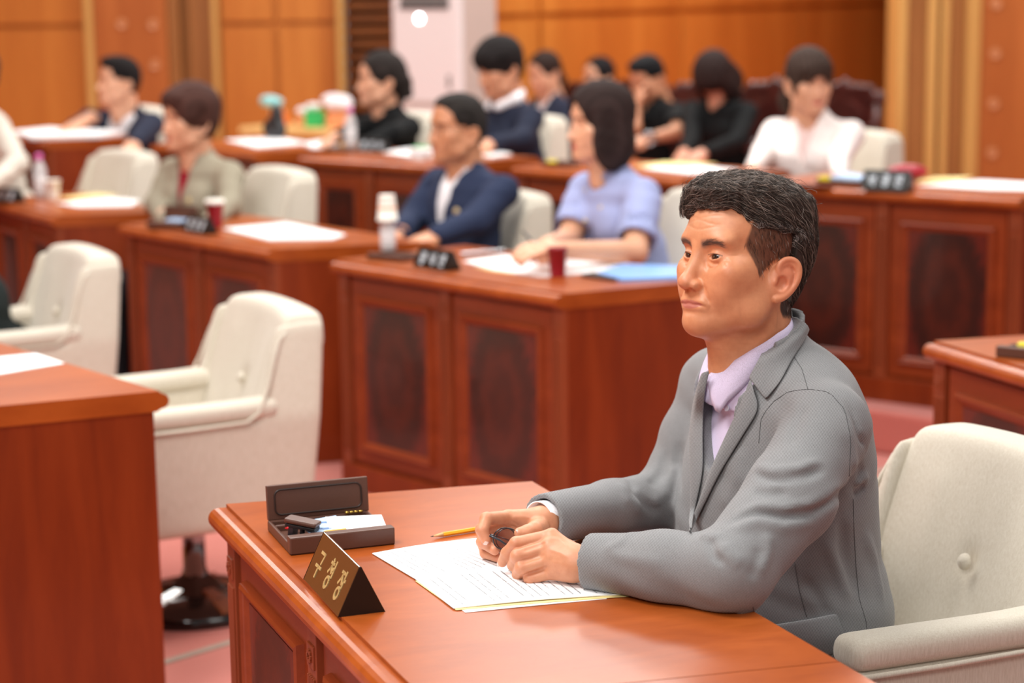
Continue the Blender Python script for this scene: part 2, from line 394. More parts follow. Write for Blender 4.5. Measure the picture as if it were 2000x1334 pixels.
    def grad(s, P, e=None):
        e = s.h if e is None else e; G = np.zeros_like(P)
        for a in range(3):
            o = np.zeros(3); o[a] = e; G[:, a] = s.sample(P + o) - s.sample(P - o)
        return G / np.maximum(np.linalg.norm(G, axis=1, keepdims=True), 1e-9)
    def face_x(s, y, z):
        iy = int(round((y - s.lo[1]) / s.h)); iz = int(round((z - s.lo[2]) / s.h)); c = np.nonzero(s.d[:, iy, iz] < 0)[0]
        return s.lo[0] + s.h * (c[-1] if len(c) else 0)
    def blur(s, it=1):
        for _ in range(it):
            for a in range(3):
                s.d = (0.5 * s.d + 0.25 * (np.roll(s.d, 1, a) + np.roll(s.d, -1, a))).astype(np.float32)
        return s
    def mesh(s, relax=1):
        d = s.d.copy()
        for a in range(3):                       # close the surface at the border
            ix = [slice(None)] * 3; ix[a] = 0; d[tuple(ix)] = np.maximum(d[tuple(ix)], 1e-4); ix[a] = -1; d[tuple(ix)] = np.maximum(d[tuple(ix)], 1e-4)
        ins = d < 0; n = np.array(d.shape) - 1
        cnt = np.zeros(tuple(n), np.int8)
        for dx in (0, 1):
            for dy in (0, 1):
                for dz in (0, 1): cnt += ins[dx:dx + n[0], dy:dy + n[1], dz:dz + n[2]]
        act = (cnt > 0) & (cnt < 8); I = np.argwhere(act); idx = np.full(tuple(n), -1, np.int32); idx[act] = np.arange(len(I))
        cor = [(x, y, z) for x in (0, 1) for y in (0, 1) for z in (0, 1)]
        val = {c: d[I[:, 0] + c[0], I[:, 1] + c[1], I[:, 2] + c[2]] for c in cor}
        acc = np.zeros((len(I), 3)); w = np.zeros(len(I))
        for c in cor:
            for a in range(3):
                if c[a]: continue
                e = list(c); e[a] = 1; e = tuple(e); va, vb = val[c], val[e]; m = (va < 0) != (vb < 0)
                t = va[m] / (va[m] - vb[m]); p = np.tile(np.array(c, float), (m.sum(), 1)); p[:, a] += t
                acc[m] += p; w[m] += 1
        V = I + acc / w[:, None]; F = []
        for a in range(3):
            b, c = (a + 1) % 3, (a + 2) % 3
            sA = [slice(None)] * 3; sB = [slice(None)] * 3; sA[a] = slice(0, -1); sB[a] = slice(1, None)
            A, B = ins[tuple(sA)], ins[tuple(sB)]; E = np.argwhere(A != B)
            E = E[(E[:, b] > 0) & (E[:, c] > 0) & (E[:, b] < n[b]) & (E[:, c] < n[c])]
            q = []
            for ob, oc in ((1, 1), (0, 1), (0, 0), (1, 0)):
                k = E.copy(); k[:, b] -= ob; k[:, c] -= oc; q.append(idx[k[:, 0], k[:, 1], k[:, 2]])
            q = np.stack(q, 1); fl = A[E[:, 0], E[:, 1], E[:, 2]]; q[~fl] = q[~fl][:, ::-1]; F.append(q)
        F = np.concatenate(F); F = F[(F >= 0).all(1)]
        V = s.lo + V * s.h
        for _ in range(relax):
            acc = np.zeros_like(V); w = np.zeros(len(V))
            for i in range(4):
                a, b = F[:, i], F[:, (i + 1) % 4]
                for k in range(3):
                    acc[:, k] += np.bincount(a, V[b, k], len(V)) + np.bincount(b, V[a, k], len(V))
                w += np.bincount(a, minlength=len(V)) + np.bincount(b, minlength=len(V))
            V = 0.5 * V + 0.5 * acc / np.maximum(w, 1)[:, None]
        return V, F
def merge(parts):
    Vs, Fs, n = [], [], 0
    for V, F in parts:
        Vs.append(V); Fs.append(F + n); n += len(V)
    return np.concatenate(Vs), np.concatenate(Fs)
def frame(fwd_deg, org):
    a = math.radians(fwd_deg); R = np.array([[math.cos(a), -math.sin(a), 0], [math.sin(a), math.cos(a), 0], [0, 0, 1]])
    return R, np.array(org, float)
# ================================================================== THE SETTING
def struct(name, mb, mat, bevel=0.0, **kw):
    o = mb.build(name, mat, bevel=bevel, **kw); o['kind'] = 'structure'; return o
m = MB().box(-9, 9, -4, 22, -0.06, 0); struct('floor', m, 'carpet')
# raised tier carrying the back row of desks, its front edge runs along the desk fronts
TA, TB = np.array([2.6, 5.585]), np.array([-5.0, 11.97])
m = MB(); m.prism([(TA[0], TA[1]), (TB[0], TB[1]), (TB[0], 21), (9, 21), (9, 5.0), (TA[0], 5.0)][::-1], 0.0, 0.15, 'z')
struct('floor_tier', m, 'carpet', bevel=0.012)
m = MB()
for a, b in (((-1.35, 4.10), (-0.55, 4.93)), ((0.95, 6.18), (1.75, 6.98))):
    a = np.array(a); b = np.array(b); d = (b - a) / np.linalg.norm(b - a); n = np.array([-d[1], d[0]]) * 0.012
    m.prism([tuple(a - n), tuple(b - n), tuple(b + n), tuple(a + n)], 0.0, 0.004, 'z')
o = m.build('trim_1', 'stone_strip'); o['kind'] = 'structure'

# back wall, left part: panels with sunken joints on one plane, pier and slatted recess
def xat(px, Y): return aty(px, 400, Y)[0]
WY = 13.5; HT = 4.2
def wall_panels(name, xs, zs, y, mat, gap=0.035, depth=0.03):
    m = MB(); m.box(xs[0], xs[-1], y + depth, y + depth + 0.1, 0, HT)
    for i in range(len(xs) - 1):
        for j in range(len(zs) - 1):
            m.box(xs[i] + gap / 2, xs[i + 1] - gap / 2, y, y + depth + 0.01, zs[j] + gap / 2, zs[j + 1] - gap / 2)
    return m
ZJ = aty(100, 52, WY)[2]
m = wall_panels('a', [xat(-360, WY), xat(-60, WY), xat(186, WY)], [0.15, ZJ, 2.6, HT], WY, None); struct('wall_back', m, 'wall_panel_wood')
m = wall_panels('b', [xat(441, WY), xat(551, WY), xat(670, WY)], [0.15, ZJ, 2.6, HT], WY, None); struct('wall_back', m, 'wall_panel_wood')
m = MB(); m.box(xat(203, WY), xat(342, WY), WY - 0.05, WY + 0.1, 0, HT); o = struct('wall_back_pier', m, 'wall_panel_red')
m = MB(); m.box(xat(186, WY), xat(202, WY), WY - 0.09, WY + 0.1, 0, HT); m.box(xat(430, WY), xat(441, WY), WY - 0.09, WY + 0.1, 0, HT)
m.box(xat(668, WY), xat(682, WY), WY - 0.09, WY + 0.1, 0, HT); struct('trim_2', m, 'trim_wood', bevel=0.01)
m = MB(); m.box(xat(342, WY), xat(366, WY), WY - 0.02, WY + 0.1, 0, HT); m.box(xat(366, WY), xat(382, WY), WY + 0.06, WY + 0.1, 0, HT)
m.box(xat(382, WY), xat(430, WY), WY - 0.0, WY + 0.1, 0, HT); struct('trim_3', m, 'trim_brown', bevel=0.01)
m = MB(); x0, x1 = xat(682, WY), xat(800, WY); m.box(x0, x1, WY + 0.22, WY + 0.3, 0, HT)
z = 0.2
while z < HT: m.box(x0, x1, WY + 0.06, WY + 0.22, z, z + 0.045); z += 0.085
struct('wall_slats', m, 'slat_wood')
# back wall, right part, turning away to the far right
P0 = np.array([xat(962, 12.95), 12.95]); P1 = np.array([xat(1744, 18.5), 18.5]); dv = P1 - P0; Lw = np.linalg.norm(dv); ang = math.atan2(dv[1], dv[0])
m = MB(); m.box(0, Lw, 0.03, 0.14, 0, HT); ts = [0.0, 0.09, 0.385, 0.695, 1.0]; zs = [0.15, ZJ + 0.03, 2.6, HT]
for i in range(4):
    for j in range(3): m.box(ts[i] * Lw + 0.02, ts[i + 1] * Lw - 0.02, 0, 0.04, zs[j] + 0.022, zs[j + 1] - 0.022)
struct('wall_right', m, 'wall_panel_wood', loc=(P0[0], P0[1], 0), rot=(0, 0, ang))
m = MB(); m.box(-1.0, 0.02, 13.85, 13.95, 0, HT); struct('wall_back_corner', m, 'wall_panel_wood')
m = MB(); m.box(3.58, 3.68, 12.6, 18.7, 0, HT); struct('wall_right_return', m, 'wall_panel_wood')
m = MB(); m.box(4.4, 9.0, 12.42, 12.7, 0, HT); struct('wall_right_front', m, 'wall_panel_wood')
# pier with bolts at the right
PY = 12.4
m = MB(); m.box(xat(1902, PY), xat(2400, PY), PY - 0.04, PY + 0.3, 0, HT); struct('wall_right_pier', m, 'wall_panel_red')
m = MB()
for a, b, d in ((1743, 1761, .08), (1802, 1821, .04), (1829, 1843, .05), (1876, 1902, .07)): m.box(xat(a, PY), xat(b, PY), PY - d, PY + 0.3, 0, HT)
struct('trim_4', m, 'trim_wood', bevel=0.01)
m = MB()
for a, b, d in ((1761, 1802, 0), (1821, 1829, -.03), (1843, 1876, -.01)): m.box(xat(a, PY), xat(b, PY), PY - d, PY + 0.3, 0, HT)
struct('trim_5', m, 'trim_brown')
def bolts(pts, Y, name):
    for px, py in pts:
        p = aty(px, py, Y); mb = MB(); mb.lathe([(0.0, 0), (0.03, 0), (0.036, .008), (0.027, .012), (0.021, .006), (0, .006)], 20)
        o = mb.build('bolt_cap', 'screw_ring', smo=True, loc=tuple(p), rot=(math.pi / 2, 0, 0)); tag(o, name, 'bolt cap', 'round bolt caps on the wood piers')
bolts([(238, 47)], WY - 0.05, 'left one of the upper two bolt caps on the left wood pier')
bolts([(299, 48)], WY - 0.05, 'right one of the upper two bolt caps on the left wood pier')
bolts([(303, 127)], WY - 0.05, 'round bolt cap on the left wood pier right of the far-left man')
for q, w in (((1945, 8), 'topmost round bolt cap on the right-hand wood pier'), ((1943, 105), 'second round bolt cap from the top on the right-hand wood pier'),
             ((1940, 203), 'third round bolt cap from the top on the right-hand wood pier'), ((1937, 299), 'lowest round bolt cap on the right-hand wood pier')):
    bolts([q], PY - 0.04, w)
for _n, (a, b, c, d) in (('wall_left', (-6.2, -6.1, -4, 14)), ):
    m = MB(); m.box(a, b, c, d, 0, HT); struct(_n, m, 'wall_panel_wood')

# ================================================================== DESKS
def desk(name_label, FL, dirdeg, L, D, cl, cr, z0=0.0, group=None, npan=2):
    r = empty('council_desk', (FL[0], FL[1], z0), math.radians(dirdeg)); tag(r, name_label, 'desk', group)
    def T(p):
        x, y, z = p; k = cl + (cr - cl) * (x / L); return (x + max(y, -0.03) * k, y, z)
    prof = [(0.010, .750), (0.010, .744), (-0.003, .744)]
    for i in range(9):
        a = math.pi / 2 + math.pi * i / 8; prof.append((-0.003 + 0.018 * math.cos(a), .726 + 0.018 * math.sin(a)))
    prof += [(0.012, .704), (D - 0.012, .704)]
    for i in range(9):
        a = -math.pi / 2 + math.pi * i / 8; prof.append((D - 0.002 + 0.017 * math.cos(a), .727 + 0.017 * math.sin(a)))
    prof += [(D - 0.006, .750)]
    m = MB(); m.prism(prof[::-1], 0, L, 'x', T); o = m.build('desktop', 'wood_top', r)
    m = MB(); m.box(0.003, 0.035, 0.022, D - 0.018, 0.07, 0.706, T); m.box(L - 0.035, L - 0.003, 0.022, D - 0.018, 0.07, 0.706, T); m.box(0.03, L - 0.03, 0.022, 0.04, 0.07, 0.706, T); m.box(0.03, L - 0.03, 0.04, D - 0.03, 0.60, 0.706, T); m.build('carcass', 'wood_side', r)
    m = MB(); m.box(0.0, L, 0.002, 0.03, 0.0, 0.086, T); m.box(0.002, 0.034, 0.03, D - 0.02, 0.0, 0.086, T); m.box(L - 0.034, L - 0.002, 0.03, D - 0.02, 0.0, 0.086, T); m.build('plinth', 'wood_side', r, bevel=0.003)
    pw = 0.046; xs = [pw / 2 + 0.004] + [L * (i + 1) / npan for i in range(npan - 1)] + [L - pw / 2 - 0.004]
    for x in xs:
        m = MB(); m.box(x - pw / 2, x + pw / 2, 0.008, 0.026, 0.086, 0.706, T)
        for k in range(-2, 3): m.box(x + k * 0.0075 - 0.002, x + k * 0.0075 + 0.002, 0.0045, 0.010, 0.13, 0.615, T)
        m.box(x - pw / 2 + .006, x + pw / 2 - .006, 0.005, 0.010, 0.628, 0.664, T)
        for k in range(8):
            a = k * math.pi / 4; cx, cz = x + 0.008 * math.cos(a), 0.646 + 0.008 * math.sin(a); m.box(cx - .003, cx + .003, 0.002, 0.008, cz - .003, cz + .003, T)
        m.build('pilaster', 'wood_post', r, bevel=0.0012)
    for i in range(npan):
        x0, x1 = xs[i] + pw / 2 + 0.012, xs[i + 1] - pw / 2 - 0.012; z0_, z1_ = 0.100, 0.694
        m = MB(); m.box(x0, x1, 0.016, 0.026, z0_, z1_, T); p = m.build('front_panel', 'wood_front', r)
        a0, a1, b0, b1 = x0 + 0.034, x1 - 0.034, z0_ + 0.040, z1_ - 0.052
        m = MB()
        steps = [(0.0, 0.016), (0.003, 0.004), (0.009, 0.001), (0.014, 0.005), (0.019, 0.006), (0.024, 0.010), (0.034, 0.017)]
        rings = [[(a0 + s, b0 + s), (a1 - s, b0 + s), (a1 - s, b1 - s), (a0 + s, b1 - s)] for s, _ in steps]
        V = [T((q[0], y, q[1])) for (s, y), rg in zip(steps, rings) for q in rg]; F = []
        for j in range(len(steps) - 1):
            for k in range(4): F.append((j * 4 + k, j * 4 + (k + 1) % 4, (j + 1) * 4 + (k + 1) % 4, (j + 1) * 4 + k))
        m.add(V, F); m.build('panel_moulding', 'wood_front', p)
        cx, cz = (a0 + a1) / 2, (b0 + b1) / 2; cx2 = T((cx, 0.0145, cz))[0]
        m = MB(); m.box(a0 + 0.030 - cx, a1 - 0.030 - cx, -0.001, 0.004, b0 + 0.030 - cz, b1 - 0.030 - cz); m.build('burl_inlay', 'burl_inlay', p, loc=(cx2, 0.0135, cz))
    return r
def desk_px(label, fl, fr, zt=0.75, D=0.52, cl=0.13, cr=0.25, group=None, L=None, npan=2, fromr=False):
    a = onz(*fl, zt); b = onz(*fr, zt); d = b - a; Lm = np.linalg.norm(d[:2]) if L is None else L
    if fromr: a = b - d / np.linalg.norm(d[:2]) * L
    return desk(label, a[:2], math.degrees(math.atan2(d[1], d[0])), Lm, D, cl, cr, zt - 0.75, group, npan), a, b
GD = None
dk_main, A_, B_ = desk_px('red-brown wooden desk the grey-suited man leans on, pencil case on top', (430, 985), (782, 1334), L=1.034, D=0.545, cl=0.13, cr=0.13)
_d = (B_ - A_)[:2] / np.linalg.norm((B_ - A_)[:2]); C0 = A_[:2] + _d * 1.036
desk('red-brown desk at the bottom edge, joined to the near end of the foreground desk', C0, math.degrees(math.atan2(_d[1], _d[0])), 1.034, 0.545, 0.13, 0.13)
dk_c, _, _ = desk_px('red-brown wooden desk with dark burl panels in front of the woman in light blue', (655, 507), (1097, 574), D=0.53, cl=0.05, cr=0.26)
dk_2, _, _ = desk_px('red-brown desk with a red lidded cup, in front of the woman in olive', (240, 437), (533, 486), D=0.50, cl=0.1, cr=0.45)
# seen from its plain end: back right corner known
_p = onz(316, 763, .75)[:2]; _bd = math.radians(-51.4); _e = np.array([math.cos(_bd), math.sin(_bd)]); _sd = math.radians(24.1); _w = np.array([math.cos(_sd), math.sin(_sd)])
_FR = _p - 0.53 * _w; _cr = 1 / math.tan(math.radians(24.1 + 51.4)); _D = 0.53 * math.sin(math.radians(75.5))
desk('red-brown wooden desk cut off by the left edge, its plain end towards the camera', _FR - _e * 1.03, -51.4, 1.03, _D, 0.1, _cr)
desk_px('red-brown wooden desk at the left edge with a paper cup and a water bottle', (-160, 352), (110, 421), D=0.42, cl=0.1, cr=0.35, L=.84, fromr=True)
desk_px('red-brown wooden desk at the right edge, behind the foreground cream chair', (1818, 666), (2160, 766), D=0.53, cl=0.1, cr=0.1, L=1.03)
ZC = 0.90
desk_px('back-row red-brown desk covered with white papers before the man in navy at far left', (-140, 250), (95, 274), ZC, D=0.42, cl=0.1, cr=0.2, L=.9, fromr=True)
desk_px('back-row red-brown desk between the woman in olive and the table with tissues', (300, 281), (504, 298), ZC, D=0.40, cl=0.1, cr=0.3)
desk_px('back-row red-brown desk in front of the curly-haired woman in black', (590, 304), (850, 321), ZC, D=0.50, cl=0.1, cr=0.25)
desk_px('back-row red-brown desk right behind the woman in light blue', (1005, 324), (1340, 347), ZC, D=0.48, cl=0.1, cr=0.25)
desk_px('back-row red-brown desk with a black nameplate in front of the woman in ivory', (1470, 355), (1997, 385), ZC, D=0.50, cl=0.1, cr=0.2)
desk_px('back-row red-brown desk cut off at the right edge', (2120, 392), (2520, 428), ZC, D=0.50, cl=0.1, cr=0.2)

# ================================================================== ARMCHAIRS (local x forward, y left)
def chair_meshes():
    H = 0.0065; out = {}
    # outer shell: back and side panels, the top edge of each side drops from the back to the arm
    def side_prof(X):
        t = np.clip((X + 0.165) / 0.075, 0, 1); t = t * t * (3 - 2 * t)
        return 0.775 + (0.545 - 0.775) * t
    v = Vol((-0.31, -0.31, 0.22), (0.31, 0.31, 0.84), H)
    def shell(X, Y, Z):
        x = np.where(X < 0, X, X); bow = 0.012 * (1 - (Y / 0.26) ** 2)
        outer = np.maximum(np.maximum(-(X + 0.232 + bow + 0.068 * (Z - 0.25) / 0.55), X - 0.262), np.maximum(np.abs(Y) - 0.265 + 0.045 * np.clip((Z - 0.54) / 0.26, 0, 1), np.maximum(0.262 - Z, Z - side_prof(X) + 0.0 * Y)))
        inner = np.maximum(np.maximum(-(X + 0.165) - 0.1 * (Z - 0.3) + 0.0, 0 * X - 1), np.maximum(np.abs(Y) - 0.205, 0.33 - Z))
        return np.maximum(outer, -inner).astype(np.float32)
    v.comb(shell, (-0.31, -0.31, 0.22), (0.31, 0.31, 0.84), 0.0); v.blur(5)
    out['frame'] = v.mesh(2)
    # inside back with its roll over the top
    v = Vol((-0.31, -0.29, 0.30), (0.02, 0.29, 0.86), H)
    def back(X, Y, Z):
        xc = -0.138 - 0.30 * (Z - 0.42) + 0.015 * (Y / 0.2) ** 2 * 1.5
        top = 0.802 - 0.016 * (np.abs(Y) / 0.25) ** 2.5
        xb = np.minimum(-0.232 - 0.068 * (Z - 0.25) / 0.55, xc - 0.03)
        wd = 0.212 + 0.046 * np.clip((Z - 0.56) / 0.06, 0, 1) - 0.048 * np.clip((Z - 0.58) / 0.22, 0, 1)
        return np.maximum(np.maximum(X - xc - 0.035, xb - X - 0.02 * (Z > 0.7)), np.maximum(np.abs(Y) - wd, np.maximum(Z - top, 0.34 - Z))).astype(np.float32)
    v.comb(back, (-0.31, -0.29, 0.30), (0.02, 0.29, 0.86), 0.0); v.blur(9)
    v.bump((-0.150, 0, 0.60), (0.03, 0.022, 0.026), -0.016); v.line([(-0.15, 0, 0.61), (-0.19, 0.0, 0.77)], 0.02, -0.004); v.line([(-0.15, 0, 0.59), (-0.12, 0, 0.42)], 0.02, -0.003)
    v.line([(-0.14, .10, 0.50), (-0.18, .12, 0.76)], 0.03, 0.004); v.line([(-0.14, -.10, 0.50), (-0.18, -.12, 0.76)], 0.03, 0.004)
    out['backrest'] = v.mesh(2)
    v = Vol((-0.17, -0.23, 0.30), (0.29, 0.23, 0.48), H)
    v.box((0.055, 0, 0.385), (0.205, 0.205, 0.058), 0.03, 0.004); v.bump((0.06, 0, 0.44), (0.12, 0.12, 0.03), 0.008); out['seat_cushion'] = v.mesh(2)
    v = Vol((-0.17, -0.05, 0.50), (0.30, 0.05, 0.64), H)
    v.box((0.055, 0, 0.565), (0.208, 0.036, 0.026), 0.022, 0.004); v.bump((-0.12, 0, 0.59), (0.05, 0.04, 0.03), 0.004); out['arm_pad'] = v.mesh(2)
    mb = MB(); mb.lathe([(0, 0.012), (0.009, 0.010), (0.0135, 0.005), (0.0145, 0), (0.010, -0.004), (0, -0.004)], 20); out['button'] = mb
    return out
CM = chair_meshes()
def make_chair(label, loc, rz, group=None, tilt=0.0, lift=0.0, h=0.0):
    r = empty('armchair', loc, math.radians(rz)); tag(r, label, 'chair', group)
    up = []
    for nm in ('frame', 'backrest', 'seat_cushion'):
        V, F = CM[nm]; up.append(link(nm, mesh_np(nm, V, F), 'upholstery', r, smo=True))
    V, F = CM['arm_pad']; me = mesh_np('arm_pad', V, F)
    up.append(link('arm_pad', me, 'upholstery', r, (0, 0.232, 0), True)); me2 = me.copy(); up.append(link('arm_pad', me2, None, r, (0, -0.232, 0), True))
    o = CM['button'].build('button', 'upholstery', r, smo=True, loc=(-0.150, 0, 0.602), rot=(0, math.radians(78), 0)); up.append(o)
    for sy in (1, -1):                         # piping follows arm and wing
        m = MB(); pts = [(0.262, sy * .268, 0.33), (0.264, sy * .268, 0.53)]
        pts = [(0.255, sy * .268, 0.537), (0.1, sy * .269, 0.537), (-0.06, sy * .269, 0.54), (-0.095, sy * .269, 0.56), (-0.125, sy * .257, 0.62), (-0.150, sy * .243, 0.69), (-0.170, sy * .232, 0.735), (-0.190, sy * .224, 0.752)]
        m.tube(pts, 0.0045, 8); up.append(m.build('piping', 'upholstery', r, smo=True))
    m = MB(); m.lathe([(0, 0.30), (0.05, 0.30), (0.05, 0.27), (0.030, 0.262), (0.030, 0.10), (0.034, 0.10), (0.034, 0.05)], 24); m.build('pedestal', 'chrome', r, smo=True)
    m = MB(); m.lathe([(0.036, 0.095), (0.045, 0.085), (0.085, 0.055), (0.10, 0.045), (0.10, 0.035), (0, 0.035)], 5); m.build('hub', 'black_gloss', r)
    m = MB(); m.lathe([(0.0, 0.05), (0.12, 0.052), (0.205, 0.028), (0.212, 0.016), (0.212, 0.0), (0, 0.0)], 40); m.build('base_ring', 'black_gloss', r, smo=True)
    for k in range(5):
        a = 2 * math.pi * k / 5 + 0.5; m = MB(); c, s_ = math.cos(a), math.sin(a)
        V = []
        for (rr, w) in ((0.06, 0.018), (0.195, 0.036)):
            for zz in ((0.02, 0.064) if rr < .1 else (0.012, 0.036)):
                for sg in (-1, 1): V.append((rr * c - sg * w * s_, rr * s_ + sg * w * c, zz))
        m.add(V, [(0, 1, 3, 2), (4, 6, 7, 5), (2, 3, 7, 6), (0, 4, 5, 1), (0, 2, 6, 4), (1, 5, 7, 3)]); m.build('leg', 'chair_foot_wood', r, bevel=0.004)
    place_chair_tilt(r, tilt, lift)
    return r
def place_chair_tilt(r, tilt, lift):
    for o in r.children:
        if o.name.split('.')[0] in ('pedestal', 'hub', 'base_ring', 'leg'): continue
        R = Matrix.Rotation(-math.radians(tilt), 4, 'Y'); piv = Matrix.Translation((0, 0, 0.33))
        o.matrix_local = Matrix.Translation((0, 0, lift)) @ piv @ R @ piv.inverted() @ o.matrix_basis
ch0 = make_chair('empty cream armchair with one button, behind the near-left desk, swivel base showing', (0, 0, 0), -154)
def chair_at(corner_px, Y, label, rz=-150, z=0.0, lift=0.0, first=False):
    """near top back corner of the chair is seen at corner_px, at distance Y"""
    p = aty(*corner_px, Y); R, _ = frame(rz, (0, 0, 0)); off = R @ np.array([-0.275, 0.225, 0]); c = p - off
    r = ch0 if first else dup(ch0, (0, 0, 0), 0)
    r.location = (c[0], c[1], z); r.rotation_euler = (0, 0, math.radians(rz)); r['label'] = label
    if lift:
        for o in r.children:
            if o.name.split('.')[0] not in ('pedestal', 'hub', 'base_ring', 'leg'): o.location.z += lift
            elif o.name.startswith('pedestal'): o.location.z += lift * 0.6
    return r
chair_at((618, 600), 5.0, 'empty cream armchair with one button, behind the near-left desk, swivel base showing', -152, first=True)
chair_at((223, 484), 6.15, 'cream armchair further left behind the near-left desk, cut by the left edge', -150)
chair_at((303, 290), 9.0, 'cream armchair between the far-left desks, seen from its side below the man in navy', -142, lift=.09)
chair_at((612, 331), 7.85, 'cream armchair behind the woman in the olive jacket', -148, lift=.10)
chair_at((1073, 377), 7.25, 'cream armchair behind the bespectacled man in navy', -146, lift=.06)
chair_at((1500, 390), 6.55, 'cream armchair behind the woman in light blue, mostly hidden by the foreground man', -146, lift=.12)
chair_at((1106, 214), 9.35, 'cream armchair behind the woman with the white collar', -138, z=.15, lift=.06)
chair_at((1761, 250), 8.35, 'cream armchair right of the woman in the ivory jacket', -142, z=.15, lift=.04)
chair_at((322, 205), 10.5, 'cream armchair behind the man in navy at far left', -142, z=.15, lift=.06)
chair_at((862, 212), 9.7, 'cream armchair behind the curly-haired woman in black', -138, z=.15, lift=.06)
chm = dup(ch0, (0.606, 3.125, 0), math.radians(-154)); chm['label'] = 'cream armchair the grey-suited man sits in, arm pad in the bottom right corner'
place_chair_tilt(chm, 2, 0.055)
